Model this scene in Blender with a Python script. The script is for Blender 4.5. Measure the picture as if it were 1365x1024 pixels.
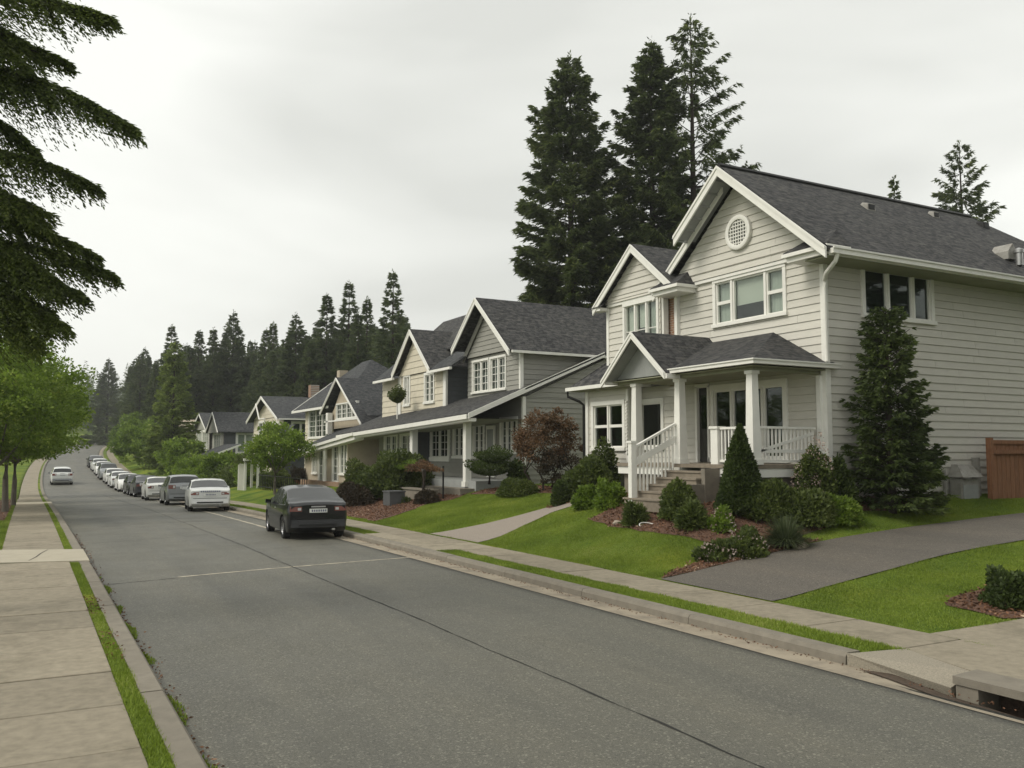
import bpy, bmesh, math, random
import numpy as np
from mathutils import Vector, Matrix

for o in list(bpy.data.objects): bpy.data.objects.remove(o)
scene = bpy.context.scene
COL = scene.collection
R = math.radians

# ---------------------------------------------------------------- camera, sky, sun, exposure
cam_d = bpy.data.cameras.new('camera'); cam = bpy.data.objects.new('camera', cam_d); COL.objects.link(cam)
cam_d.sensor_width = 36; cam_d.lens = 36*1173/1365; cam_d.clip_end = 3000; cam_d.clip_start = .1
cam.location = (0, 0, 2.4); cam.rotation_euler = (R(90+4.533), 0, R(-28.748))
scene.camera = cam
SUN_EL, SUN_AZ = R(46), R(-84)          # azimuth clockwise from +Y: the light comes from the street side
world = bpy.data.worlds.new('World'); scene.world = world; world.use_nodes = True
wt = world.node_tree; wn = wt.nodes; wl = wt.links; wn.clear()
def wnode(t, **k):
    n = wn.new(t)
    for a, b in k.items(): setattr(n, a, b)
    return n
w_out = wnode('ShaderNodeOutputWorld'); w_bg = wnode('ShaderNodeBackground'); w_bg.inputs['Strength'].default_value = .1
w_sky = wnode('ShaderNodeTexSky', sky_type='NISHITA', sun_disc=False, sun_elevation=SUN_EL, sun_rotation=SUN_AZ)
w_sky.air_density = 1.2; w_sky.dust_density = 4
w_tc = wnode('ShaderNodeTexCoord')
w_map = wnode('ShaderNodeMapping'); w_map.inputs['Scale'].default_value = (1.1, 1.1, 4.2); w_map.inputs['Location'].default_value = (2.55, .3, .12)
w_no = wnode('ShaderNodeTexNoise'); w_no.inputs['Scale'].default_value = 1.35; w_no.inputs['Detail'].default_value = 4; w_no.inputs['Roughness'].default_value = .42; w_no.inputs['Distortion'].default_value = .35
w_cr = wnode('ShaderNodeValToRGB')
w_cr.color_ramp.elements[0].position = .33; w_cr.color_ramp.elements[0].color = (5.6, 5.65, 5.28, 1)
w_cr.color_ramp.elements[1].position = .58; w_cr.color_ramp.elements[1].color = (7.65, 7.7, 7.25, 1)
w_mx = wnode('ShaderNodeMixRGB'); w_mx.inputs['Fac'].default_value = .94
wl.new(w_tc.outputs['Generated'], w_map.inputs['Vector']); wl.new(w_map.outputs['Vector'], w_no.inputs['Vector'])
wl.new(w_no.outputs['Fac'], w_cr.inputs['Fac']); wl.new(w_sky.outputs['Color'], w_mx.inputs['Color1']); wl.new(w_cr.outputs['Color'], w_mx.inputs['Color2'])
wl.new(w_mx.outputs['Color'], w_bg.inputs['Color']); wl.new(w_bg.outputs['Background'], w_out.inputs['Surface'])
sun_d = bpy.data.lights.new('sun', 'SUN'); sun_d.energy = 1.5; sun_d.angle = R(24); sun_d.color = (1, .95, .85)
sun = bpy.data.objects.new('sun', sun_d); COL.objects.link(sun)
sd = Vector((math.sin(SUN_AZ)*math.cos(SUN_EL), math.cos(SUN_AZ)*math.cos(SUN_EL), math.sin(SUN_EL)))
sun.rotation_euler = sd.to_track_quat('Z', 'Y').to_euler()
vs = scene.view_settings; vs.view_transform = 'Standard'; vs.look = 'None'; vs.exposure = .5; vs.gamma = 1; vs.use_curve_mapping = False
scene.render.engine = 'CYCLES'
scene.cycles.max_bounces = 6; scene.cycles.diffuse_bounces = 3; scene.cycles.transparent_max_bounces = 12

# ---------------------------------------------------------------- helpers
def link(o):
    COL.objects.link(o); return o
WL = {}
def tag(o, label=None, cat=None, group=None, kind=None):
    if label: o['label'] = label
    if cat: o['category'] = cat
    if group: o['group'] = group
    if kind: o['kind'] = kind
    return o
def thing(name, loc, label=None, cat=None, group=None, kind=None):
    o = bpy.data.objects.new(name, None); o.empty_display_size = .2; o.location = loc; link(o)
    WL[o] = np.array(loc, float)
    return tag(o, label, cat, group, kind)
class MB:
    def __init__(s): s.v = []; s.f = []
    def add(s, vs, fs):
        n = len(s.v); s.v.extend([tuple(map(float, p)) for p in vs]); s.f.extend([tuple(i+n for i in f) for f in fs]); return s
    def hexa(s, p):
        return s.add(p, [(0,3,2,1),(4,5,6,7),(0,1,5,4),(1,2,6,5),(2,3,7,6),(3,0,4,7)])
    def box(s, x0, x1, y0, y1, z0, z1):
        return s.hexa([(x0,y0,z0),(x1,y0,z0),(x1,y1,z0),(x0,y1,z0),(x0,y0,z1),(x1,y0,z1),(x1,y1,z1),(x0,y1,z1)])
    def fbox(s, fr, u0, u1, v0, v1, w0, w1):
        P = lambda u, v, w: FP(fr, u, v, w)
        return s.hexa([P(u0,v0,w0),P(u1,v0,w0),P(u1,v0,w1),P(u0,v0,w1),P(u0,v1,w0),P(u1,v1,w0),P(u1,v1,w1),P(u0,v1,w1)])
    def prism(s, poly, off):
        n = len(poly); off = Vector(off)
        a = [Vector(p) for p in poly]; b = [p+off for p in a]
        return s.add(a+b, [tuple(range(n)), tuple(range(2*n-1, n-1, -1))]+[(i, (i+1) % n, n+(i+1) % n, n+i) for i in range(n)])
    def tube(s, pts, r, n=8, r2=None):
        pts = [Vector(p) for p in pts]; m = len(pts); vs = []
        for i, p in enumerate(pts):
            d = (pts[min(i+1, m-1)]-pts[max(i-1, 0)]).normalized()
            a = d.cross(Vector((0, 0, 1)));
            if a.length < .05: a = d.cross(Vector((1, 0, 0)))
            a.normalize(); b = d.cross(a)
            rr = r if r2 is None else r+(r2-r)*i/(m-1)
            if isinstance(r, (list, tuple)): rr = r[i]
            for k in range(n):
                t = 2*math.pi*k/n; vs.append(p+a*math.cos(t)*rr+b*math.sin(t)*rr)
        fs = [(i*n+k, i*n+(k+1) % n, (i+1)*n+(k+1) % n, (i+1)*n+k) for i in range(m-1) for k in range(n)]
        fs += [tuple(range(n)), tuple(range((m-1)*n, m*n))]
        return s.add(vs, fs)
    def lathe(s, prof, c=(0,0,0), n=20, axis='z', closed=True):
        vs = []
        for r, h in prof:
            for k in range(n):
                t = 2*math.pi*k/n; a, b = r*math.cos(t), r*math.sin(t)
                vs.append({'z': (c[0]+a, c[1]+b, c[2]+h), 'x': (c[0]+h, c[1]+a, c[2]+b), 'y': (c[0]+a, c[1]+h, c[2]+b)}[axis])
        m = len(prof)
        fs = [(i*n+k, i*n+(k+1) % n, (i+1)*n+(k+1) % n, (i+1)*n+k) for i in range(m-1) for k in range(n)]
        if closed: fs += [tuple(range(n)), tuple(range((m-1)*n, m*n))]
        return s.add(vs, fs)
    def mesh(s, name, off=(0,0,0), smooth=False, recalc=True):
        me = bpy.data.meshes.new(name)
        v = np.array(s.v)-np.array(off)
        me.from_pydata(v.tolist(), [], s.f)
        if recalc:
            bm = bmesh.new(); bm.from_mesh(me); bmesh.ops.recalc_face_normals(bm, faces=bm.faces); bm.to_mesh(me); bm.free()
        if smooth:
            me.polygons.foreach_set('use_smooth', [True]*len(me.polygons)); me.set_sharp_from_angle(angle=R(38))
        return me
    def build(s, name, mat, parent=None, smooth=False, recalc=True, **k):
        off = WL[parent] if parent is not None else (0, 0, 0)
        me = s.mesh(name, off, smooth, recalc); me.materials.append(mat)
        o = bpy.data.objects.new(name, me); link(o)
        if parent is not None: o.parent = parent; WL[o] = WL[parent]
        else: WL[o] = np.zeros(3)
        return tag(o, **k)
def FP(fr, u, v, w):
    o, U, N = fr
    return (o[0]+U[0]*u+N[0]*w, o[1]+U[1]*u+N[1]*w, v)
def front(x): return ((x,0,0), (0,1,0), (-1,0,0))      # wall facing the street, u = world y
def side(y): return ((0,y,0), (1,0,0), (0,-1,0))       # wall facing the viewer's end of the street, u = world x
def share(name, me, parent, loc, rot=(0,0,0), scale=(1,1,1)):
    o = bpy.data.objects.new(name, me); link(o); o.parent = parent
    o.location = Vector(loc)-Vector(WL[parent]) if parent is not None else loc
    o.rotation_euler = rot; o.scale = scale; return o
def copy_tree(o, parent=None):
    c = o.copy(); COL.objects.link(c); c.parent = parent
    for ch in list(o.children): copy_tree(ch, c)
    return c
def npmesh(name, V, F, mat, parent=None, off=(0,0,0)):
    """mesh from numpy arrays; F is (n,3) or (n,4)"""
    me = bpy.data.meshes.new(name); V = np.asarray(V, np.float32)-np.asarray(off, np.float32); F = np.asarray(F, np.int32); k = F.shape[1]
    me.vertices.add(len(V)); me.vertices.foreach_set('co', V.ravel())
    me.loops.add(F.size); me.loops.foreach_set('vertex_index', F.ravel())
    me.polygons.add(len(F)); me.polygons.foreach_set('loop_start', np.arange(0, F.size, k, dtype=np.int32))
    me.update(calc_edges=True); me.materials.append(mat)
    o = bpy.data.objects.new(name, me); link(o)
    if parent is not None: o.parent = parent; WL[o] = WL.get(parent, np.zeros(3))
    else: WL[o] = np.zeros(3)
    return o

# ---------------------------------------------------------------- materials
def new_mat(name):
    m = bpy.data.materials.new(name); m.use_nodes = True; t = m.node_tree
    return m, t, t.nodes, t.links, t.nodes['Principled BSDF']
def N(t, typ, **k):
    n = t.nodes.new(typ)
    for a, b in k.items():
        if a in n.inputs: n.inputs[a].default_value = b
        else: setattr(n, a, b)
    return n
def ramp(t, fac, stops):
    r = t.nodes.new('ShaderNodeValToRGB'); e = r.color_ramp.elements
    while len(e) < len(stops): e.new(.5)
    for i, (p, c) in enumerate(stops): e[i].position = p; e[i].color = (*c, 1)
    t.links.new(fac, r.inputs['Fac']); return r.outputs['Color']
def mixc(t, fac, a, b, mode='MIX'):
    m = t.nodes.new('ShaderNodeMixRGB'); m.blend_type = mode
    for s, v in ((m.inputs['Fac'], fac), (m.inputs['Color1'], a), (m.inputs['Color2'], b)):
        if hasattr(v, 'is_output') or isinstance(v, bpy.types.NodeSocket): t.links.new(v, s)
        else: s.default_value = v if not isinstance(v, tuple) else (*v, 1)
    return m.outputs['Color']
def scl(c, k): return tuple(min(1, x*k) for x in c)
def basic(name, col, rough=.7, var=.12, scale=6, detail=5, bump=0., bscale=60, spec=.3, metal=0., obj_var=0., dirt=None, stretch=(1,1,1), coat=0.):
    m, t, n, l, b = new_mat(name)
    tc = N(t, 'ShaderNodeTexCoord'); mp = N(t, 'ShaderNodeMapping', Scale=stretch); l.new(tc.outputs['Object'], mp.inputs['Vector'])
    no = N(t, 'ShaderNodeTexNoise', Scale=scale, Detail=detail, Roughness=.62); l.new(mp.outputs['Vector'], no.inputs['Vector'])
    c = ramp(t, no.outputs['Fac'], [(.3, scl(col, 1-var)), (.7, scl(col, 1+var))])
    if dirt:
        n2 = N(t, 'ShaderNodeTexNoise', Scale=dirt[1], Detail=8, Roughness=.7); l.new(mp.outputs['Vector'], n2.inputs['Vector'])
        f = ramp(t, n2.outputs['Fac'], [(dirt[2], (0,0,0)), (dirt[2]+.18, (dirt[3],)*3)]); c = mixc(t, f, c, dirt[0])
    if obj_var:
        oi = N(t, 'ShaderNodeObjectInfo'); c = mixc(t, 1., c, ramp(t, oi.outputs['Random'], [(0, (1-obj_var,)*3), (1, (1,)*3)]), 'MULTIPLY')
    l.new(c, b.inputs['Base Color']); b.inputs['Roughness'].default_value = rough; b.inputs['Specular IOR Level'].default_value = spec; b.inputs['Metallic'].default_value = metal
    b.inputs['Coat Weight'].default_value = coat
    if bump:
        nb = N(t, 'ShaderNodeTexNoise', Scale=bscale, Detail=6, Roughness=.7); l.new(mp.outputs['Vector'], nb.inputs['Vector'])
        bu = N(t, 'ShaderNodeBump', Strength=bump, Distance=.02); l.new(nb.outputs['Fac'], bu.inputs['Height']); l.new(bu.outputs['Normal'], b.inputs['Normal'])
    return m
def leaf_mat(name, c0, c1, c2=None, trans=.35, rough=.6, nscale=.6):
    m, t, n, l, b = new_mat(name); n.remove(b)
    g = N(t, 'ShaderNodeNewGeometry'); tc = N(t, 'ShaderNodeTexCoord')
    no = N(t, 'ShaderNodeTexNoise', Scale=nscale, Detail=3); l.new(tc.outputs['Object'], no.inputs['Vector'])
    ad = N(t, 'ShaderNodeMath', operation='MULTIPLY_ADD'); l.new(g.outputs['Random Per Island'], ad.inputs[0]); ad.inputs[1].default_value = .55
    sb = N(t, 'ShaderNodeMath', operation='MULTIPLY_ADD'); l.new(no.outputs['Fac'], sb.inputs[0]); sb.inputs[1].default_value = 1.3; sb.inputs[2].default_value = -.42
    l.new(sb.outputs[0], ad.inputs[2])
    oi = N(t, 'ShaderNodeObjectInfo')
    c = ramp(t, ad.outputs[0], [(.1, c0), (.75, c1)] + ([(.97, c2)] if c2 else []))
    c = mixc(t, 1., c, ramp(t, oi.outputs['Random'], [(0, (.82,.84,.85)), (1, (1,1,1))]), 'MULTIPLY')
    d = N(t, 'ShaderNodeBsdfDiffuse'); tr = N(t, 'ShaderNodeBsdfTranslucent'); gl = N(t, 'ShaderNodeBsdfGlossy', Roughness=rough)
    l.new(c, d.inputs['Color']); l.new(c, tr.inputs['Color'])
    gl.inputs['Color'].default_value = (.5,.5,.5,1)
    m1 = N(t, 'ShaderNodeMixShader'); m1.inputs['Fac'].default_value = trans; l.new(d.outputs[0], m1.inputs[1]); l.new(tr.outputs[0], m1.inputs[2])
    m2 = N(t, 'ShaderNodeMixShader'); m2.inputs['Fac'].default_value = .04; l.new(m1.outputs[0], m2.inputs[1]); l.new(gl.outputs[0], m2.inputs[2])
    l.new(m2.outputs[0], n['Material Output'].inputs['Surface']); return m
def shingle_mat(name, ca, cb, cc):
    m, t, n, l, b = new_mat(name)
    uv = N(t, 'ShaderNodeUVMap'); uv.uv_map = 'UVMap'
    br = N(t, 'ShaderNodeTexBrick', Scale=1.0); br.inputs['Brick Width'].default_value = .28; br.inputs['Row Height'].default_value = .145; br.inputs['Mortar Size'].default_value = .009
    br.inputs['Mortar Smooth'].default_value = .3; br.offset = .37; br.squash = .75; br.squash_frequency = 3; br.inputs['Bias'].default_value = -.1
    br.inputs['Color1'].default_value = (*ca, 1); br.inputs['Color2'].default_value = (*cb, 1); br.inputs['Mortar'].default_value = (*scl(ca, .4), 1)
    wv = N(t, 'ShaderNodeTexNoise', Scale=2.0, Detail=3); l.new(uv.outputs['UV'], wv.inputs['Vector'])
    wa = mixc(t, .02, uv.outputs['UV'], wv.outputs['Color'], 'ADD'); l.new(wa, br.inputs['Vector'])
    mp = N(t, 'ShaderNodeMapping', Scale=(4.2, 7, 1)); l.new(uv.outputs['UV'], mp.inputs['Vector'])
    n1 = N(t, 'ShaderNodeTexNoise', Scale=1.0, Detail=5, Roughness=.75); l.new(mp.outputs['Vector'], n1.inputs['Vector'])
    n2 = N(t, 'ShaderNodeTexNoise', Scale=.35, Detail=5, Roughness=.6); l.new(uv.outputs['UV'], n2.inputs['Vector'])
    c = mixc(t, ramp(t, n1.outputs['Fac'], [(.45,(0,0,0)), (.68,(.75,.75,.75))]), br.outputs['Color'], cc)
    c = mixc(t, 1., c, ramp(t, n2.outputs['Fac'], [(.3,(.8,.8,.82)), (.7,(1.1,1.1,1.05))]), 'MULTIPLY')
    l.new(c, b.inputs['Base Color']); b.inputs['Roughness'].default_value = .85; b.inputs['Specular IOR Level'].default_value = .2
    bu = N(t, 'ShaderNodeBump', Strength=.55, Distance=.02); l.new(br.outputs['Fac'], bu.inputs['Height']); bu.invert = True; l.new(bu.outputs['Normal'], b.inputs['Normal'])
    return m
def brick_mat(name):
    m, t, n, l, b = new_mat(name); tc = N(t, 'ShaderNodeTexCoord'); sx = N(t, 'ShaderNodeSeparateXYZ'); cb = N(t, 'ShaderNodeCombineXYZ')
    l.new(tc.outputs['Object'], sx.inputs[0]); l.new(sx.outputs['Y'], cb.inputs['X']); l.new(sx.outputs['Z'], cb.inputs['Y'])
    br = N(t, 'ShaderNodeTexBrick', Scale=1.); br.inputs['Brick Width'].default_value = .2; br.inputs['Row Height'].default_value = .07; br.inputs['Mortar Size'].default_value = .006
    br.inputs['Color1'].default_value = (.22,.12,.07,1); br.inputs['Color2'].default_value = (.3,.17,.1,1); br.inputs['Mortar'].default_value = (.4,.37,.33,1)
    l.new(cb.outputs[0], br.inputs['Vector']); l.new(br.outputs['Color'], b.inputs['Base Color']); b.inputs['Roughness'].default_value = .9
    bu = N(t, 'ShaderNodeBump', Strength=.5, Distance=.01); bu.invert = True; l.new(br.outputs['Fac'], bu.inputs['Height']); l.new(bu.outputs['Normal'], b.inputs['Normal']); return m
def glass_mat(name, tint=(.75,.8,.78), refl=.12):
    m, t, n, l, b = new_mat(name); n.remove(b)
    tr = N(t, 'ShaderNodeBsdfTransparent'); tr.inputs['Color'].default_value = (*tint, 1)
    gl = N(t, 'ShaderNodeBsdfGlossy', Roughness=.03); gl.inputs['Color'].default_value = (.9,.93,.92,1)
    lw = N(t, 'ShaderNodeLayerWeight'); pw = N(t, 'ShaderNodeMath', operation='POWER'); l.new(lw.outputs['Facing'], pw.inputs[0]); pw.inputs[1].default_value = 4.5
    ad = N(t, 'ShaderNodeMath', operation='MULTIPLY_ADD', use_clamp=True); l.new(pw.outputs[0], ad.inputs[0]); ad.inputs[1].default_value = .9; ad.inputs[2].default_value = refl+.03
    tc = N(t, 'ShaderNodeTexCoord'); no = N(t, 'ShaderNodeTexNoise', Scale=1.3, Detail=1); l.new(tc.outputs['Object'], no.inputs['Vector'])
    bu = N(t, 'ShaderNodeBump', Strength=.04, Distance=.1); l.new(no.outputs['Fac'], bu.inputs['Height']); l.new(bu.outputs['Normal'], gl.inputs['Normal'])
    mx = N(t, 'ShaderNodeMixShader'); l.new(ad.outputs[0], mx.inputs['Fac']); l.new(tr.outputs[0], mx.inputs[1]); l.new(gl.outputs[0], mx.inputs[2])
    l.new(mx.outputs[0], n['Material Output'].inputs['Surface']); return m
def asphalt_mat(name, col, dark, stains=True):
    m, t, n, l, b = new_mat(name); tc = N(t, 'ShaderNodeTexCoord'); O = tc.outputs['Object']
    v = N(t, 'ShaderNodeTexVoronoi', Scale=62.); l.new(O, v.inputs['Vector'])
    sp = N(t, 'ShaderNodeTexNoise', Scale=95., Detail=3, Roughness=.8); l.new(O, sp.inputs['Vector'])
    c = ramp(t, sp.outputs['Fac'], [(.32, scl(col,.5)), (.52, col), (.70, scl(col,1.7))])
    sc = N(t, 'ShaderNodeSeparateColor'); l.new(v.outputs['Color'], sc.inputs[0])
    c = mixc(t, ramp(t, sc.outputs[0], [(.86,(0,0,0)), (.97,(.6,.6,.6))]), c, scl(col, 2.6))
    c = mixc(t, ramp(t, sc.outputs[1], [(.84,(0,0,0)), (.97,(.6,.6,.6))]), c, scl(col, .38))
    mp = N(t, 'ShaderNodeMapping', Scale=(.9,.09,1)); l.new(O, mp.inputs['Vector'])
    st = N(t, 'ShaderNodeTexNoise', Scale=1., Detail=6, Roughness=.6); l.new(mp.outputs['Vector'], st.inputs['Vector'])
    c = mixc(t, 1., c, ramp(t, st.outputs['Fac'], [(.3,(.78,.78,.79)), (.5,(1,.99,.97)), (.7,(1.16,1.12,1.06))]), 'MULTIPLY')
    big = N(t, 'ShaderNodeTexNoise', Scale=.55, Detail=8, Roughness=.68); l.new(O, big.inputs['Vector'])
    if stains: c = mixc(t, ramp(t, big.outputs['Fac'], [(.60,(0,0,0)), (.72,(.55,.55,.55))]), c, dark)
    l.new(c, b.inputs['Base Color']); b.inputs['Specular IOR Level'].default_value = .5
    l.new(ramp(t, big.outputs['Fac'], [(.3,(.74,)*3), (.7,(.55,)*3)]), b.inputs['Roughness'])
    bu = N(t, 'ShaderNodeBump', Strength=.5, Distance=.012); l.new(sp.outputs['Fac'], bu.inputs['Height']); l.new(bu.outputs['Normal'], b.inputs['Normal'])
    return m
def grass_ground(name):
    m, t, n, l, b = new_mat(name); tc = N(t, 'ShaderNodeTexCoord'); O = tc.outputs['Object']
    a = N(t, 'ShaderNodeTexNoise', Scale=30., Detail=6, Roughness=.8); l.new(O, a.inputs['Vector'])
    g = N(t, 'ShaderNodeTexNoise', Scale=.5, Detail=5, Roughness=.6); l.new(O, g.inputs['Vector'])
    c = ramp(t, a.outputs['Fac'], [(.3,(.05,.08,.014)), (.55,(.135,.19,.028)), (.75,(.21,.265,.042))])
    c = mixc(t, 1., c, ramp(t, g.outputs['Fac'], [(.34,(.45,.6,.5)), (.5,(1,1,1)), (.66,(1.5,1.2,.95))]), 'MULTIPLY')
    l.new(c, b.inputs['Base Color']); b.inputs['Roughness'].default_value = .95; b.inputs['Specular IOR Level'].default_value = .1
    bu = N(t, 'ShaderNodeBump', Strength=.8, Distance=.04); l.new(a.outputs['Fac'], bu.inputs['Height']); l.new(bu.outputs['Normal'], b.inputs['Normal']); return m

M = {}
M['siding'] = basic('cream_siding_paint', (.60,.58,.52), .6, .05, 2.5, bump=.12, bscale=35, obj_var=.07, stretch=(1,1,5), dirt=((.42,.41,.35), 1.6, .58, .4))
M['siding_side'] = M['siding']
M['sheath'] = basic('sheathing', (.16,.15,.13), .9)
M['white'] = basic('white_trim_paint', (.76,.75,.70), .5, .05, 3, bump=.05, bscale=40, dirt=((.5,.48,.42), 2.2, .62, .4))
M['soffit'] = basic('olive_soffit_paint', (.27,.275,.19), .8, .1, 2)
M['gablegrey'] = basic('grey_gable_panel', (.30,.31,.30), .7, .1, 3)
M['greysiding'] = basic('grey_siding_paint', (.29,.285,.255), .65, .07, 2.5, bump=.1, bscale=30, stretch=(1,1,5), dirt=((.2,.19,.16), 1.3, .6, .4))
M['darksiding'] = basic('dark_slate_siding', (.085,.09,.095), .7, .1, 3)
M['cream'] = basic('cream_board_paint', (.60,.55,.44), .65, .07, 2.5, dirt=((.42,.37,.28), 1.4, .58, .5))
M['beige'] = basic('beige_stucco', (.43,.37,.28), .85, .08, 3, bump=.2, bscale=50, dirt=((.3,.25,.18), .9, .55, .5))
M['brick'] = brick_mat('brown_brick')
M['shingle'] = shingle_mat('charcoal_shingles', (.028,.029,.032), (.066,.066,.068), (.135,.13,.122))
M['shingle_b'] = shingle_mat('slate_shingles', (.03,.033,.037), (.065,.068,.072), (.12,.12,.122))
M['shingle_br'] = shingle_mat('brown_shingles', (.045,.04,.03), (.07,.06,.045), (.10,.09,.07))
M['glass'] = glass_mat('window_glass', (.85,.88,.86), .03)
M['glass_dark'] = glass_mat('dark_window_glass', (.55,.6,.57), .02)
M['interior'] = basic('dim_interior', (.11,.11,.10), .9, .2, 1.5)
M['blind'] = basic('pale_blind', (.66,.66,.59), .8, .04, 2, stretch=(1,1,30))
M['blind_dark'] = basic('grey_blind', (.16,.165,.16), .7, .25, 3, stretch=(.2,.2,28))
M['curtain'] = basic('sheer_curtain', (.48,.50,.45), .8, .2, 9, stretch=(3,3,.1))
M['door'] = basic('dark_door', (.035,.033,.03), .35, .1, 4)
M['stone_step'] = basic('weathered_step_stone', (.24,.205,.16), .9, .18, 5, bump=.4, bscale=45, dirt=((.10,.085,.06), 3, .55, .6), obj_var=.1)
M['concrete'] = basic('sidewalk_concrete', (.285,.25,.188), .9, .16, 9, bump=.3, bscale=120, dirt=((.13,.115,.08), 1.3, .50, .6), obj_var=.2)
M['kerb'] = basic('kerb_concrete', (.22,.198,.16), .9, .16, 5, bump=.4, bscale=90, dirt=((.11,.095,.07), 2.5, .55, .6), obj_var=.12)
M['gutter'] = basic('gutter_concrete', (.29,.25,.19), .9, .16, 2.5, bump=.3, bscale=80, dirt=((.12,.105,.085), 1.2, .5, .7))
M['apron'] = basic('exposed_aggregate', (.29,.26,.205), .9, .25, 60, bump=.7, bscale=90)
M['path'] = basic('gravel_path', (.26,.225,.19), .95, .3, 55, bump=.6, bscale=70)
M['asphalt'] = asphalt_mat('road_asphalt', (.103,.101,.083), (.05,.049,.04))
M['driveway'] = asphalt_mat('driveway_asphalt', (.104,.093,.079), (.07,.063,.054), False)
M['paint'] = basic('worn_road_paint', (.42,.38,.30), .8, .25, 9, dirt=((.15,.14,.13), 6, .5, .7))
M['tar'] = basic('tar_crack', (.025,.024,.022), .8)
M['soil'] = basic('soil', (.075,.055,.04), .95, .3, 20, bump=.6)
M['grass'] = grass_ground('lawn')
M['forest_floor'] = basic('forest_floor', (.04,.05,.02), .95, .3, 2)
M['mulch'] = basic('bark_mulch', (.12,.068,.047), .95, .6, 30, bump=.9, bscale=40)
M['chip'] = leaf_mat('bark_chips', (.06,.032,.02), (.22,.11,.06), (.52,.40,.28), trans=0)
M['blade'] = leaf_mat('grass_blades', (.11,.165,.018), (.26,.345,.042), (.40,.42,.12), trans=.3)
M['bark'] = basic('conifer_bark', (.045,.036,.028), .95, .3, 8, bump=.8, bscale=14, stretch=(1,1,.3))
M['bark_grey'] = basic('grey_bark', (.13,.115,.095), .95, .3, 8, bump=.6, bscale=20, stretch=(1,1,.3))
M['fir'] = leaf_mat('fir_needles', (.034,.052,.016), (.115,.15,.044), (.23,.26,.08), trans=.5)
M['fir_far'] = leaf_mat('far_fir_needles', (.046,.068,.026), (.125,.165,.055), (.22,.255,.09), trans=.5)
M['spruce'] = leaf_mat('spruce_needles', (.042,.066,.018), (.13,.175,.046), (.23,.27,.085), trans=.45)
M['hemlock'] = leaf_mat('hemlock_needles', (.045,.068,.016), (.14,.185,.034), (.28,.31,.07), trans=.6)
M['maple'] = leaf_mat('maple_leaves', (.085,.145,.016), (.235,.335,.04), (.40,.46,.10), trans=.55)
M['bright'] = leaf_mat('bright_shrub_leaves', (.08,.135,.016), (.23,.33,.042), (.38,.45,.10), trans=.5)
M['shrub'] = leaf_mat('shrub_leaves', (.048,.072,.018), (.145,.185,.042), (.26,.29,.095), trans=.45)
M['box'] = leaf_mat('boxwood_leaves', (.034,.054,.014), (.095,.135,.030), (.17,.20,.06), trans=.4)
M['redleaf'] = leaf_mat('copper_leaves', (.07,.048,.024), (.23,.13,.07), (.40,.24,.12))
M['purple'] = leaf_mat('plum_leaves', (.03,.028,.016), (.07,.05,.03), (.11,.07,.045))
M['petal'] = leaf_mat('pale_petals', (.40,.28,.24), (.62,.52,.45), (.75,.70,.62))
M['sedge'] = leaf_mat('sedge_blades', (.045,.065,.025), (.13,.16,.07), (.26,.27,.14))
M['spruce_light'] = leaf_mat('light_spruce_needles', (.085,.125,.028), (.24,.31,.065), (.38,.44,.12), trans=.5)
M['rock'] = basic('garden_rock', (.36,.31,.25), .9, .2, 6, bump=.6, bscale=25)
M['wood_fence'] = basic('orange_cedar', (.29,.14,.075), .8, .25, 7, stretch=(6,6,.5), bump=.3, bscale=30, obj_var=.15)
M['planter'] = basic('charcoal_planter', (.085,.088,.09), .8, .1, 3)
M['terracotta'] = basic('terracotta', (.26,.11,.06), .8)
M['metal'] = basic('galvanised_metal', (.42,.42,.41), .35, .1, 4, metal=.8)
M['metal_grey'] = basic('grey_utility_metal', (.30,.29,.265), .6, .15, 4, dirt=((.14,.125,.10), 3, .48, .7))
M['black'] = basic('black_plastic', (.012,.012,.012), .5, .1)
M['rubber'] = basic('tyre_rubber', (.016,.016,.016), .85, .15, 8)
M['alloy'] = basic('alloy_rim', (.45,.45,.46), .3, .05, metal=.9)
M['car_glass'] = basic('car_glass', (.010,.012,.012), .02, .1, spec=.7)
M['tail'] = basic('tail_lamp_lens', (.16,.035,.02), .15, .1, spec=.6)
M['head'] = basic('head_lamp_lens', (.5,.5,.5), .1, .05, spec=.7)
M['plate'] = basic('licence_plate', (.72,.73,.70), .4, .03)
M['plate_ink'] = basic('plate_ink', (.12,.13,.2), .5)
def paintm(name, c, rough=.28, metal=.0):
    m = basic(name, c, .35, .04, 2, spec=.15, metal=metal, coat=.55); m.node_tree.nodes['Principled BSDF'].inputs['Coat Roughness'].default_value = .03; return m
# ---------------------------------------------------------------- terrain
ZK = [(-40,.3),(0,0),(25,0),(40,-.12),(60,-.5),(78,-.75),(95,-.4),(115,.45),(134,1.2),(200,3.4),(270,5.6),(300,6.6),(340,12),(420,26),(600,30)]
_zy = [k[0] for k in ZK]; _zz = [k[1] for k in ZK]
def rz(y): return np.mean([np.interp(np.asarray(y, float)+d, _zy, _zz) for d in (-8,-4,0,4,8)], axis=0)
def cx(y): return .00038*(np.maximum(np.asarray(y, float), 80)-80)**2
def sstep(a, b, x):
    t = np.clip((np.asarray(x, float)-a)/(b-a), 0, 1); return t*t*(3-2*t)
PX = [8,10.1,11.5,12.5,13.2,14,15,17,20,26]
P_E = [0,0,.02,.05,.08,.12,.18,.30,.5,.8]        # by the concrete drive
P_D = [0,0,.18,.30,.38,.48,.56,.67,.79,.98]      # along the asphalt driveway
P_L = [0,0,.34,.65,.92,1.12,1.22,1.28,1.28,1.2]  # lawn in front of the nearest house
P_2 = [0,0,.28,.46,.58,.74,1.0,1.18,1.2,1.2]     # lawn of the second house
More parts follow.
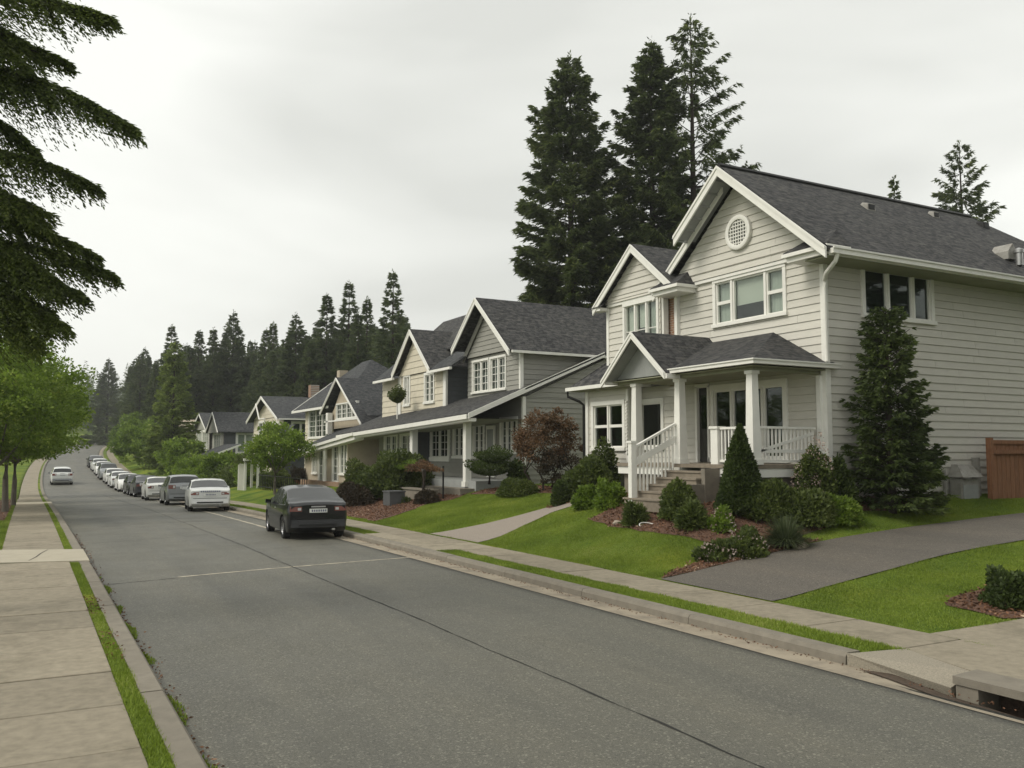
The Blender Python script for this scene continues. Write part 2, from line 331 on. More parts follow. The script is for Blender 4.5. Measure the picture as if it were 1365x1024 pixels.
def prof(P, t): return np.mean([np.interp(t+d, PX, P) for d in (-.4,-.2,0,.2,.4)], axis=0)
def ground(x, y):
    x = np.asarray(x, float); y = np.asarray(y, float); t = x-cx(y)
    e, d, l, p2 = prof(P_E, t), prof(P_D, t), prof(P_L, t), prof(P_2, t)
    k1 = np.clip((y-7.4)/2.7, 0, 1); h = e+(d-e)*k1
    k2 = sstep(12.85, 15.2, y); h = h+(l-h)*k2
    k3 = sstep(20.2, 23.5, y); h = h+(p2-h)*k3
    right = rz(y)+.115+h+np.clip(t-34, 0, 300)*.06
    left = rz(y)+.115+np.clip(-8-t, 0, 200)*.02
    right = np.where((t < 8.9) & (y < 7.12), -.35, right); right = np.where((t > 9.06) & (t < 10.1) & (y > 6.9), rz(y)+.03, right); left = np.where((t > -.46) & (t < .86), rz(y)+.03, left)
    g = np.where(t > 8.3, right, np.where(t < 1.15, left, rz(y)-.12))
    return g
gz = lambda x, y: float(ground(x, y))
def sheet(name, ts, ys, zf, mat, follow=True, **k):
    ts = np.asarray(ts, float); ys = np.asarray(ys, float)
    T, Y = np.meshgrid(ts, ys); X = T+(cx(Y) if follow else 0)
    V = np.stack([X, Y, zf(X, Y)], -1).reshape(-1, 3); n = len(ts)
    i = np.arange((len(ys)-1)*n).reshape(len(ys)-1, n)[:, :-1].ravel()
    F = np.stack([i, i+1, i+n+1, i+n], 1)
    o = npmesh(name, V, F, mat); o.data.polygons.foreach_set('use_smooth', [True]*len(F)); return tag(o, **k)
YY = np.concatenate([np.arange(-30, 4, 1.), np.arange(4, 7, .25), [7.1, 7.13], np.arange(7.25, 32, .25), np.arange(32, 70, 1), np.arange(70, 160, 2.5), np.arange(160, 620, 8.)])
YR = np.concatenate([np.arange(-30, 60, .5), np.arange(60, 160, 2.), np.arange(160, 316, 5.)])
tl = np.concatenate([np.arange(-260, -30, 15.), np.arange(-30, -6, 2.), np.arange(-6, -.5, .4), [-.47, -.45, 0, .4, .85, .87, 1.0, 1.149]])
tr_ = np.concatenate([[8.301, 8.5, 8.7, 8.89, 8.91, 9.05, 9.07, 9.5, 10.09, 10.11], np.arange(10.25, 18, .25), np.arange(18, 34, 1.), np.arange(34, 80, 4.), np.arange(80, 330, 20.)])
ground_o = sheet('ground', np.concatenate([tl, [1.151, 8.299], tr_]), YY, ground, M['grass'], kind='structure')
road = sheet('road', np.arange(1.2, 8.01, .4).tolist()+[7.9], YR, lambda x, y: rz(y)+.02*np.sin(np.clip((x-cx(y)-1.2)/6.7, 0, 1)*np.pi)+.0, M['asphalt'], kind='structure')
gutter = sheet('gutter', [7.84, 7.9, 7.96, 8.02, 8.08, 8.14, 8.2, 8.26, 8.3], YR, lambda x, y: rz(y)+.006-.006*((x-cx(y)-7.84)/.46)-.10*sstep(7.9, 8.25, x)*(1-sstep(5.5, 6.7, y)), M['gutter'], kind='structure')

def ribbon(name, pts, w, mat, dz=.006, jit=0., parent=None, seed=1, zf=None):
    rng = random.Random(seed); m = MB(); vs = []
    for i, p in enumerate(pts):
        a = Vector(pts[max(i-1, 0)]); b = Vector(pts[min(i+1, len(pts)-1)]); d = (b-a).normalized(); s = Vector((-d.y, d.x))
        ww = w*(1+jit*(rng.random()*2-1))/2
        for q in (-1, 1):
            x, y = p[0]+s.x*ww*q, p[1]+s.y*ww*q
            z = (float(rz(y))+.02*math.sin(min(1, max(0, (x-1.2)/6.7))*math.pi) if zf is None else zf(x, y))+dz
            vs.append((x, y, z))
    m.add(vs, [(2*i, 2*i+1, 2*i+3, 2*i+2) for i in range(len(pts)-1)])
    return m.build(name, mat, parent, recalc=False)
rg = random.Random(4)
pts = []; x = 5.0
for i in range(260):
    y = 2+i*.25; x += rg.uniform(-.012, .012)+(5.02-x)*.05; pts.append((x, y))
ribbon('centre_crack', pts, .021, M['tar'], .005, .7, road)
pts = [(2.65+i*.15, 18.3+i*.15*.19+rg.uniform(-.012, .012)) for i in range(36)]
ribbon('patch_joint', pts, .10, M['paint'], .005, .35, road)
pts = [(1.35+i*.1, 17.95+i*.1*.19+rg.uniform(-.01, .01)) for i in range(14)]
ribbon('patch_joint', pts, .025, M['tar'], .005, .6, road)
pts = [(6.98+rg.uniform(-.01, .01), 27+i*.5) for i in range(70)]
ribbon('parking_line', pts, .12, M['paint'], .006, .25, road)
pts = [(2.2+i*.2+rg.uniform(-.02, .02), 33+.05*i+rg.uniform(-.03, .03)) for i in range(25)]
ribbon('patch_joint', pts, .04, M['tar'], .005, .6, road)

# kerbs: stones laid end to end
def kerb(name, t0, t1, top, y0, y1, step, label, slope=None):
    root = thing(name, (t0, y0, 0), kind='structure')
    y = y0; r = random.Random(len(name))
    inner = t0 if t0 < 5 else t1
    while y < y1-.01:
        L = min(step, y1-y); m = MB(); n = 1 if y < 78 else 1
        a, b = y+.006, y+L-.006; dz = r.uniform(-.004, .004); pr = []
        for yy in (a, b):
            c = float(cx(yy)); zt = float(rz(yy))+top+dz; zb = float(rz(yy))-.15
            if t0 < 5: pr.append([(t0+c, yy, zb), (t1+c, yy, zb), (t1+c, yy, zt-.03), (t1+c-.03, yy, zt), (t0+c, yy, zt)])
            else: pr.append([(t1+c, yy, zb), (t0+c, yy, zb), (t0+c+.015, yy, zt-.045), (t0+c+.05, yy, zt), (t1+c, yy, zt)])
        m.add(pr[0]+pr[1], [(0,1,2,3,4), (9,8,7,6,5)]+[(i, (i+1) % 5, 5+(i+1) % 5, 5+i) for i in range(5)])
        m.build('kerb_stone', M['kerb'], root); y += L
        if y > 60: step = 6
        if y > 130: step = 14
    return root
kerb('kerb_left', 1.03, 1.25, .135, 1.0, 260, 2.74, '')
kerb('kerb_right', 8.25, 8.50, .135, 7.15, 260, 2.74, '')

def slab_row(name, t0, t1, y0, y1, pitch, mat, gap=.03, seed=2, skip=()):
    root = thing(name, (t0, y0, 0), kind='structure'); r = random.Random(seed); y = y0
    while y < y1:
        if not any(a < y+pitch/2 < b for a, b in skip):
            dz = r.uniform(-.004, .005); z = float(rz(y+pitch/2))+.13+dz; m = MB(); b = .008; sl = float(rz(y+pitch)-rz(y))/2
            x0, x1, ya, yb = t0, t1, y+gap/2, y+pitch-gap/2
            m.hexa([(x0,ya,z-.12-sl),(x1,ya,z-.12-sl),(x1,yb,z-.12+sl),(x0,yb,z-.12+sl),(x0,ya,z-b-sl),(x1,ya,z-b-sl),(x1,yb,z-b+sl),(x0,yb,z-b+sl)])
            m.hexa([(x0,ya,z-b-sl),(x1,ya,z-b-sl),(x1,yb,z-b+sl),(x0,yb,z-b+sl),(x0+b,ya+b,z-sl),(x1-b,ya+b,z-sl),(x1-b,yb-b,z+sl),(x0+b,yb-b,z+sl)])
            m.build('paving_slab', mat, root)
        y += pitch
    return root
slab_row('pavement_left', -.46, .86, 6.18-1.37*4, 62, 1.37, M['concrete'], seed=3, skip=((20.9, 24.2),))
slab_row('pavement_right', 9.06, 10.1, 7.0, 62, 1.52, M['concrete'], seed=6)
far_l = sheet('far_pavement_left', [-.4, .86], np.arange(62, 240, 3.), lambda x, y: rz(y)+.13, M['concrete'], kind='structure')
far_r = sheet('far_pavement_right', [9.06, 10.1], np.arange(62, 240, 3.), lambda x, y: rz(y)+.13, M['concrete'], kind='structure')
# pale crossing slab of the left pavement and a second one farther on
m = MB(); m.hexa([(-2.6,22.0,.02),(1.24,20.95,.02),(1.24,23.5,.02),(-2.6,25.2,.02),(-2.6,22.0,.139),(1.24,20.95,.139),(1.24,23.5,.139),(-2.6,25.2,.139)])
M['concrete_pale'] = basic('pale_concrete', (.38,.345,.27), .9, .08, 3, bump=.2, bscale=100, dirt=((.26,.23,.17), 1.5, .58, .4))
xs = m.build('crossing_slab', M['concrete_pale'], kind='structure')
ribbon('slab_crack', [(.1,21.5),(.25,22.2),(.34,22.9),(.5,23.7)], .02, M['tar'], 0, .4, xs, zf=lambda x, y: .143)
m = MB(); m.box(-.46, 1.24, 52.8, 55.2, float(rz(54))-.05, float(rz(54))+.142); m.build('crossing_slab', M['concrete_pale'], kind='structure')

# draped polygons (beds, paths, drives)
def drape(name, poly, mat, dz=.015, step=.3, parent=None, zf=None, **k):
    bm = bmesh.new(); bm.faces.new([bm.verts.new((x, y, 0)) for x, y in poly])
    for ax in (0, 1):
        lo = min(p[ax] for p in poly); hi = max(p[ax] for p in poly); q = lo+step
        while q < hi:
            no = (1,0,0) if ax == 0 else (0,1,0); co = (q,0,0) if ax == 0 else (0,q,0)
            bmesh.ops.bisect_plane(bm, geom=bm.verts[:]+bm.edges[:]+bm.faces[:], plane_co=co, plane_no=no); q += step
    for v in bm.verts: v.co.z = (gz(v.co.x, v.co.y) if zf is None else zf(v.co.x, v.co.y))+dz
    bmesh.ops.recalc_face_normals(bm, faces=bm.faces)
    if sum(f.normal.z for f in bm.faces) < 0: bmesh.ops.reverse_faces(bm, faces=bm.faces)
    me = bpy.data.meshes.new(name); bm.to_mesh(me); bm.free(); me.materials.append(mat)
    me.polygons.foreach_set('use_smooth', [True]*len(me.polygons))
    o = bpy.data.objects.new(name, me); link(o); WL[o] = np.zeros(3)
    if parent: o.parent = parent
    return tag(o, **k)
def wobble(poly, amp=.05, step=.35, seed=1):
    r = random.Random(seed); out = []
    for i, p in enumerate(poly):
        q = poly[(i+1) % len(poly)]; L = math.dist(p, q); n = max(1, int(L/step))
        for j in range(n):
            t = j/n; out.append((p[0]+(q[0]-p[0])*t+r.uniform(-amp, amp), p[1]+(q[1]-p[1])*t+r.uniform(-amp, amp)))
    return out
DRIVE = [(10.11,10.12),(13,10.1),(16.5,10.1),(30,9.6),(30,13.1),(16.5,12.9),(13,12.83),(10.11,12.86)]
drape('driveway', DRIVE, M['driveway'], .016, kind='structure')
WALK = [(10.11,20.25),(10.8,20.25),(11.6,20.55),(12.6,20.75),(13.3,20.3),(13.0,18.2),(13.0,16.4),(13.25,16.4),(13.45,18.5),(13.9,20.2),(13.9,21.9),(12.9,22.3),(11.6,22.6),(10.11,23.3)]
drape('garden_path', WALK, M['path'], .014, kind='structure')
CDRIVE = [(10.11,3.0),(16,3.0),(16,6.9),(12.0,7.35),(10.11,7.42)]
drape('concrete_drive', CDRIVE, M['concrete'], .014, kind='structure')
# entrance slab and sloping apron at the near end of the right pavement
m = MB(); z = .132
m.prism([(8.75,2.0,-.3),(10.14,2.0,-.3),(10.14,6.985,-.3),(9.06,6.985,-.3),(8.75,5.9,-.3)], (0,0,.3+z)); m.build('entrance_slab', M['concrete'], kind='structure')
m = MB(); m.add([(8.27,7.14,-.1),(9.05,6.98,-.1),(8.75,5.92,-.1),(8.40,5.92,-.1),(8.27,7.14,.132),(9.05,6.98,.136),(8.75,5.92,.124),(8.36,5.92,.015)], [(0,1,2,3),(4,5,6),(4,6,7),(0,1,5,4),(1,2,6,5),(2,3,7,6),(3,0,4,7)])
m.build('kerb_apron', M['apron'], kind='structure')
inlet = thing('storm_drain_inlet', (8.7,4,0), 'concrete storm drain inlet with dark slot under its kerb slab', 'storm drain')
m = MB(); m.add([(8.34,1.5,.065),(8.74,1.5,.065),(8.74,5.88,.07),(8.34,5.88,.07),(8.34,1.5,.165),(8.74,1.5,.175),(8.74,5.88,.165),(8.34,5.88,.15)], [(0,3,2,1),(4,5,6,7),(0,1,5,4),(1,2,6,5),(2,3,7,6),(3,0,4,7)]); m.build('lintel_slab', M['kerb'], inlet)
m = MB(); m.box(8.36,8.72,5.62,5.86,-.2,.068); m.build('end_block', M['kerb'], inlet)
m = MB(); m.box(8.68,8.74,1.5,5.6,-.4,.064); m.build('back_wall', M['soil'], inlet)
m = MB(); m.add([(8.3,1.5,-.12),(8.7,1.5,-.3),(8.7,5.6,-.3),(8.3,5.6,-.12)], [(0,1,2,3)]); m.build('inlet_floor', M['soil'], inlet, recalc=False)
drape('gutter_silt', wobble([(7.98,2),(8.32,2),(8.34,6.6),(8.2,6.9),(8.02,5.4)], .03), M['soil'], .004, .5, None, lambda x, y: .012-.10*float(sstep(7.9, 8.25, x)*(1-sstep(5.5, 6.7, y))), kind='structure')

# planting beds with bark chips
BED_H1 = wobble([(12.25,14.2),(12.75,13.55),(13.6,13.35),(14.9,13.42),(15.8,13.7),(16.5,14.0),(18.6,13.9),(19.0,14.75),(16.6,14.75),(16.6,20.2),(14.2,20.2),(13.45,19.7),(13.3,18.6),(12.45,18.6),(12.2,17.4),(12.15,15.8)], .04, seed=2)
BED_DR = wobble([(10.16,12.9),(11.5,12.86),(13.0,12.86),(14.3,12.92),(14.0,13.2),(13.4,13.6),(12.8,13.5),(12.1,13.3),(11.2,13.35),(10.6,13.2)], .03, seed=3)
BED_LR = wobble([(11.7,8.3),(12.1,8.5),(13.2,8.6),(14,8.0),(14,7.2),(12.4,7.1),(11.75,7.5)], .04, seed=5)
BED_L2 = wobble([(13.6,20.6),(14.1,20.6),(16,21),(16.4,25),(16.5,29.4),(14.3,29.4),(14.4,28.6),(14.9,26.6),(15.1,24.6),(14.6,22.9),(13.3,22.2),(13.0,21.6)], .04, seed=7)
BED_H2 = wobble([(10.3,28.3),(10.4,32.5),(10.3,37),(14.5,37),(14.3,29.6),(13.6,29.2),(13.0,29.8),(12.0,29.0),(11.2,28.6)], .05, seed=8)
BED_LEFT = wobble([(-.55,36.5),(-.5,62),(-6,62),(-6,36.2)], .08, 1.2, seed=9)
BEDS = [BED_H1, BED_DR, BED_LR, BED_L2, BED_H2, BED_LEFT]
bed_objs = [drape('planting_bed', b, M['mulch'], .02, .3, kind='structure') for b in BEDS]
def inside(poly, X, Y):
    r = np.zeros(len(X), bool); n = len(poly)
    for i in range(n):
        x0, y0 = poly[i]; x1, y1 = poly[(i+1) % n]
        c = ((y0 > Y) != (y1 > Y)) & (X < (x1-x0)*(Y-y0)/((y1-y0) if y1 != y0 else 1e-9)+x0); r ^= c
    return r
def leaf_quads(P, D, L, W, rng):
    """diamond leaves: base points P, unit directions D, lengths L, widths W"""
    n = len(P); rnd = rng.normal(size=(n, 3)); S = np.cross(D, rnd); S /= np.linalg.norm(S, axis=1, keepdims=True)+1e-9
    L = np.broadcast_to(np.asarray(L, float), n)[:, None]; W = np.broadcast_to(np.asarray(W, float), n)[:, None]
    mid = P+D*L*.45
    V = np.stack([P, mid+S*W/2, P+D*L, mid-S*W/2], 1).reshape(-1, 3)
    F = np.arange(4*n).reshape(n, 4); return V, F
def unit(a): return a/(np.linalg.norm(a, axis=-1, keepdims=True)+1e-9)
rng = np.random.default_rng(5)
def chips(poly, dens, parent, size=.05):
    xs = [p[0] for p in poly]; ys = [p[1] for p in poly]; A = (max(xs)-min(xs))*(max(ys)-min(ys)); n = int(A*dens)
    X = rng.uniform(min(xs), max(xs), n); Y = rng.uniform(min(ys), max(ys), n); k = inside(poly, X, Y); X, Y = X[k], Y[k]
    P = np.stack([X, Y, ground(X, Y)+.022+rng.uniform(0, .03, len(X))], 1); D = unit(np.stack([rng.normal(size=len(X)), rng.normal(size=len(X)), rng.normal(size=len(X))*.35], 1))
    V, F = leaf_quads(P, D, rng.uniform(.6, 1.9, len(X))*size, size*.6, rng)
    o = npmesh('bark_chips', V, F, M['chip']); o.parent = parent; return tag(o, kind='stuff')
for b, o, d in zip(BEDS, bed_objs, (420, 700, 500, 260, 300, 30)): chips(b, d, o)

# lawn grass: blades on every lawn near enough to show them
def blades(X, Y, h0, h1, w, name, label):
    n = len(X); P = np.stack([X, Y, ground(X, Y)-.005], 1); D = unit(np.stack([rng.normal(size=n)*.45, rng.normal(size=n)*.45, np.ones(n)], 1))
    H = rng.uniform(h0, h1, n)*(1+.35*np.sin(X*3.1+np.sin(Y*2.3)*2)*np.sin(Y*2.7)); S = unit(np.cross(D, rng.normal(size=(n, 3))))*w/2
    V = np.stack([P-S, P+S, P+D*H[:, None]], 1).reshape(-1, 3); F = np.arange(3*n).reshape(n, 3)
    return tag(npmesh(name, V, F, M['blade']), label, 'grass', kind='stuff')
def cat(*a): return np.concatenate([q[0] for q in a]), np.concatenate([q[1] for q in a])
def scatter(x0, x1, y0, y1, dens, exclude=()):
    n = int((x1-x0)*(y1-y0)*dens); X = rng.uniform(x0, x1, n); Y = rng.uniform(y0, y1, n); k = np.ones(n, bool)
    for p in exclude: k &= ~inside(p, X, Y)
    return X[k], Y[k]
EXC = [DRIVE, WALK, CDRIVE]+BEDS
houseblk = [(16.2,20),(30,20),(30,45),(16.2,45)]
def shrink(poly, k):
    cx0 = sum(p[0] for p in poly)/len(poly); cy0 = sum(p[1] for p in poly)/len(poly); out = []
    for x, y in poly:
        d = math.hypot(x-cx0, y-cy0)+1e-6; out.append((x-(x-cx0)/d*k, y-(y-cy0)/d*k))
    return out
def ragged(x0, x1, y0, y1, dens):
    a = scatter(x0, x1, y0, y1, dens, EXC); b = scatter(x0, x1, y0, y1, dens*.45, [shrink(p, .07) for p in EXC]); return cat(a, b)
X, Y = cat(ragged(10.07, 13.6, 13, 22, 3600), ragged(13.6, 24, 12.8, 15, 2200), ragged(10.04, 18, 6.5, 10.2, 3000))
blades(X, Y, .018, .042, .012, 'lawn_grass', 'mown green lawn around the drive of the nearest house')
X, Y = ragged(10.04, 15.3, 21, 31, 2600); blades(X, Y, .02, .05, .014, 'lawn_grass', 'mown green lawn before the grey second house')
k0 = (lambda X, Y: (Y > 7.0+(X-8.5)*-.2) & ~((Y > 19.2) & (Y < 24.4)))
X, Y = cat(scatter(8.5, 9.07, 6.9, 16, 5200), scatter(8.5, 9.07, 16, 48, 2400)); k = k0(X, Y); blades(X[k], Y[k], .02, .06, .013, 'verge_grass', 'green verge strip between the right kerb and pavement')
X, Y = cat(scatter(.85, 1.04, 5.5, 20.9, 5200), scatter(.85, 1.04, 23.4, 60, 2400)); k = (np.sin(Y*1.9)+np.sin(Y*.7+1)*1.2+rng.normal(size=len(Y))*.5 > -1.2+np.abs(X-.95)*6)
blades(X[k], Y[k], .02, .055, .011, 'verge_grass', 'thin green grass strip between left pavement and kerb')
X, Y = scatter(1.24, 1.42, 5.5, 19, 2600); k = (np.sin(Y*2.3)+np.sin(Y*.9+2) > -.7) & (X-1.24 < .08+.06*np.sin(Y*3)); P = X[k], Y[k]
n = len(P[0]); Vp = np.stack([P[0], P[1], np.zeros(n)], 1); D = unit(np.stack([rng.normal(size=n)*.5, rng.normal(size=n)*.5, np.ones(n)], 1)); V, F = leaf_quads(Vp, D, .045, .014, rng)
tag(npmesh('gutter_weeds', V, F, M['blade']), 'low green weeds growing along the foot of the left kerb', 'weeds', kind='stuff')
X, Y = scatter(-6, -.42, 12, 37, 500, EXC); X2, Y2 = scatter(-.62, .32, 24, 60, 1800); k = X2 < -.45+np.clip((Y2-24)/20, 0, .75); blades(np.concatenate([X, X2[k]]), np.concatenate([Y, Y2[k]]), .03, .08, .016, 'lawn_grass', 'rough green grass along the left pavement')
# leaf litter and grit along the kerbs, on the verge and here and there on the slabs
def litter(X, Y, Z, name, label, size):
    n = len(X); P = np.stack([X, Y, Z], 1); D = unit(np.stack([rng.normal(size=n), rng.normal(size=n), np.abs(rng.normal(size=n))*.25], 1)); V, F = leaf_quads(P, D, size*(.5+rng.random(n)), size*.6, rng)
    return tag(npmesh(name, V, F, M['chip']), label, 'leaf litter', kind='stuff')
Yl = rng.uniform(5.2, 30, 900); Xl = 1.26+np.abs(rng.normal(size=900))*.07; Yk = rng.uniform(5.2, 20, 500); Xk = .87+rng.random(500)*.2; k = (np.sin(Yk*1.7+1)+np.sin(Yk*.6) > .4)
litter(np.concatenate([Xl, Xk[k]]), np.concatenate([Yl, Yk[k]]), np.concatenate([np.full(900, .006), np.full(k.sum(), .137)]), 'leaf_litter', 'scattered brown leaf bits along the left kerb', .035)
Yl = rng.uniform(5, 30, 700); Xl = 8.24-np.abs(rng.normal(size=700))*.08; litter(Xl, Yl, np.full(700, .006), 'leaf_litter', 'scattered brown grit along the right gutter', .03)
for (a, b, n_, w_, sd_) in (((1.6,26.5),(4.9,27.6),40,.018,5),((5.1,22.5),(7.7,23.4),26,.016,9),((3.2,38),(5.0,37.6),20,.03,10)):
    r_ = random.Random(sd_); q_ = []; dx = dy = 0
    for i_ in range(n_): t_ = i_/(n_-1); dx += r_.uniform(-.03,.03); dy += r_.uniform(-.03,.03); q_.append((a[0]+(b[0]-a[0])*t_+dx, a[1]+(b[1]-a[1])*t_+dy))
    ribbon('hairline_crack', q_, w_, M['tar'], .005, .8, road, sd_)
# crossing over the verge at the garden path
m = MB(); m.hexa([(8.5,19.25,.02),(9.07,19.25,.02),(9.07,24.2,.02),(8.5,24.2,.02),(8.5,19.25,.134),(9.07,19.25,.134),(9.07,24.2,.134),(8.5,24.2,.134)]); m.build('verge_crossing', M['concrete'], kind='structure')
# ---------------------------------------------------------------- building helpers
def uspan(poly, v):
    xs = []
    n = len(poly)
    for i in range(n):
        (u0, v0), (u1, v1) = poly[i], poly[(i+1) % n]
        if (v0 <= v <= v1) or (v1 <= v <= v0):
            if abs(v1-v0) < 1e-9: xs += [u0, u1]
            else: xs.append(u0+(u1-u0)*(v-v0)/(v1-v0))
    return (min(xs), max(xs)) if xs else None
def bands(poly, ops, va, vb):
    """yield trapezoids (va,vb,La,Ra,Lb,Rb) of the polygon between va and vb, less the openings"""
    br = sorted({va, vb}|{x for o in ops for x in (o[2], o[3]) if va+.01 < x < vb-.01}|{p[1] for p in poly if va+.01 < p[1] < vb-.01})
    for a, b in zip(br[:-1], br[1:]):
        sa, sb = uspan(poly, a+1e-5), uspan(poly, b-1e-5)
        if not sa or not sb: continue
        segs = [(sa[0], sa[1], sb[0], sb[1])]
        for o in ops:
            if o[2] < (a+b)/2 < o[3]:
                ns = []
                for (La, Ra, Lb, Rb) in segs:
                    if o[1] <= min(La, Lb) or o[0] >= max(Ra, Rb): ns.append((La, Ra, Lb, Rb)); continue
                    if o[0] > min(La, Lb)+.02: ns.append((La, o[0], Lb, o[0]))
                    if o[1] < max(Ra, Rb)-.02: ns.append((o[1], Ra, o[1], Rb))
                segs = ns
        for s in segs: yield (a, b)+s
def courses(poly, ops, va, vb):
    """one board per course, cut only where an opening interrupts it"""
    kinks = sorted({va, vb}|{p[1] for p in poly if va+.01 < p[1] < vb-.01})
    for a, b in zip(kinks[:-1], kinks[1:]):
        sa, sb = uspan(poly, a+1e-5), uspan(poly, b-1e-5)
        if not sa or not sb: continue
        hit = sorted([o for o in ops if o[2] < b-.005 and o[3] > a+.005 and o[1] > min(sa[0], sb[0]) and o[0] < max(sa[1], sb[1])])
        if not hit: yield (a, b, sa[0], sa[1], sb[0], sb[1]); continue
        la, lb = sa[0], sb[0]
        for o in hit:
            if o[0] > max(la, lb)+.02: yield (a, b, la, o[0], lb, o[0])
            u0, u1 = max(o[0], min(la, lb)), min(o[1], max(sa[1], sb[1]))
            if o[2] > a+.012: yield (a, o[2], u0, u1, u0, u1)
            if o[3] < b-.012: yield (o[3], b, u0, u1, u0, u1)
            la = lb = o[1]
        if sa[1] > la+.02: yield (a, b, la, sa[1], lb, sb[1])
def trap(m, fr, a, b, La, Ra, Lb, Rb, w0, wa, wb):
    P = lambda u, v, w: FP(fr, u, v, w)
    m.hexa([P(La,a,w0),P(Ra,a,w0),P(Ra,a,wa),P(La,a,wa),P(Lb,b,w0),P(Rb,b,w0),P(Rb,b,wb),P(Lb,b,wb)])
def wall(house, fr, poly, ops, mat, course=.2, single=True, name='wall', w=0., lap=.022, board='siding_board'):
    m = MB(); v0 = min(p[1] for p in poly); v1 = max(p[1] for p in poly)
    for t in bands(poly, ops, v0, v1): trap(m, fr, *t, w-.12, w, w)
    wo = m.build(name, M['sheath'], house)
    v = v0; allm = MB()
    while v < v1-.03:
        b = min(v+course, v1)
        for t in courses(poly, ops, v, b-.003):
            if not single: trap(allm, fr, *t, w+.002, w+.012+lap, w+.010); continue
            a_, b_, La, Ra, Lb, Rb = t; cut = [max(La, Lb)]; jr = random.Random(int(v*1000)+int(La*10))
            while min(Ra, Rb)-cut[-1] > 3.6: cut.append(cut[-1]+(jr.uniform(.8, 3.2) if len(cut) == 1 else 3.2))
            for q_, u_ in enumerate(cut):
                last = q_ == len(cut)-1; mm = MB()
                trap(mm, fr, a_, b_, La if q_ == 0 else u_+.003, Ra if last else cut[q_+1]-.003, Lb if q_ == 0 else u_+.003, Rb if last else cut[q_+1]-.003, w+.002, w+.012+lap, w+.010); mm.build(board, mat, wo)
        v = b
    if not single: allm.build('siding', mat, wo, kind='stuff')
    return wo
def window(house, fr, u0, u1, v0, v1, cols=(1,), rows=1, casing=.10, sash=.045, grid=None, glass='glass', blind=None, name='window', w=.0, reveal=True, sill=True, trim='white', depth=.7, label=None):
    """casing round the opening u0..u1, v0..v1; columns by weight; each column split in rows; grid=(nx,ny) muntins per pane"""
    m = MB(); c = casing; wf = w+.06
    m.fbox(fr, u0-c, u1+c, v1, v1+c, w-.1, wf+.01); m.fbox(fr, u0-c-(.03 if sill else 0), u1+c+(.03 if sill else 0), v0-c*.8, v0, w-.1, wf+(.04 if sill else .01))
    m.fbox(fr, u0-c, u0, v0, v1, w-.1, wf); m.fbox(fr, u1, u1+c, v0, v1, w-.1, wf)
    tot = sum(cols); u = u0; edges = [u0]
    for k in cols: u += (u1-u0)*k/tot; edges.append(u)
    for e in edges[1:-1]: m.fbox(fr, e-.035, e+.035, v0, v1, w-.09, w+.045)
    wo = m.build(name, M[trim], house)
    if label: wo['label'] = label
    bars = MB(); nb = 0
    for i in range(len(cols)):
        a = edges[i]+(.035 if i else 0); b = edges[i+1]-(.035 if i < len(cols)-1 else 0)
        rr = rows[i] if isinstance(rows, (tuple, list)) else rows
        for j in range(rr):
            p, q = v0+(v1-v0)*j/rr, v0+(v1-v0)*(j+1)/rr; s = sash
            bars.fbox(fr, a, b, p, p+s, w-.07, w+.01); bars.fbox(fr, a, b, q-s, q, w-.07, w+.01); bars.fbox(fr, a, a+s, p+s, q-s, w-.07, w+.01); bars.fbox(fr, b-s, b, p+s, q-s, w-.07, w+.01); nb += 1
            pm = MB(); pm.fbox(fr, a+s, b-s, p+s, q-s, w-.045, w-.04); pm.build('pane', M[glass], wo)
            if grid:
                for k in range(1, grid[0]): x = a+s+(b-a-2*s)*k/grid[0]; bars.fbox(fr, x-.012, x+.012, p+s, q-s, w-.055, w-.015)
                for k in range(1, grid[1]): z = p+s+(q-p-2*s)*k/grid[1]; bars.fbox(fr, a+s, b-s, z-.012, z+.012, w-.056, w-.016)
        if blind:
            bl = blind[i] if isinstance(blind, (tuple, list)) else blind
            if bl: bm_ = MB(); bm_.fbox(fr, a+.02, b-.02, v1-(v1-v0)*bl[1], v1-.01, w-.13, w-.12); bm_.build('blind', M[bl[0]], wo)
    bars.build('sash', M[trim], wo)
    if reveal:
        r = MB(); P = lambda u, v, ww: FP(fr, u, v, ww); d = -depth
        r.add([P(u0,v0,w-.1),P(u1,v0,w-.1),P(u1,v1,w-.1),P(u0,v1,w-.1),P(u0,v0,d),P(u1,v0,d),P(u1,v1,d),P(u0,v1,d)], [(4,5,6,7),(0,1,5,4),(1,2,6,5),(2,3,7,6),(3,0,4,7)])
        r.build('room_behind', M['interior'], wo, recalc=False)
    return wo
def OP(u0, u1, v0, v1, c=.02): return (u0-c, u1+c, v0-c, v1+c)
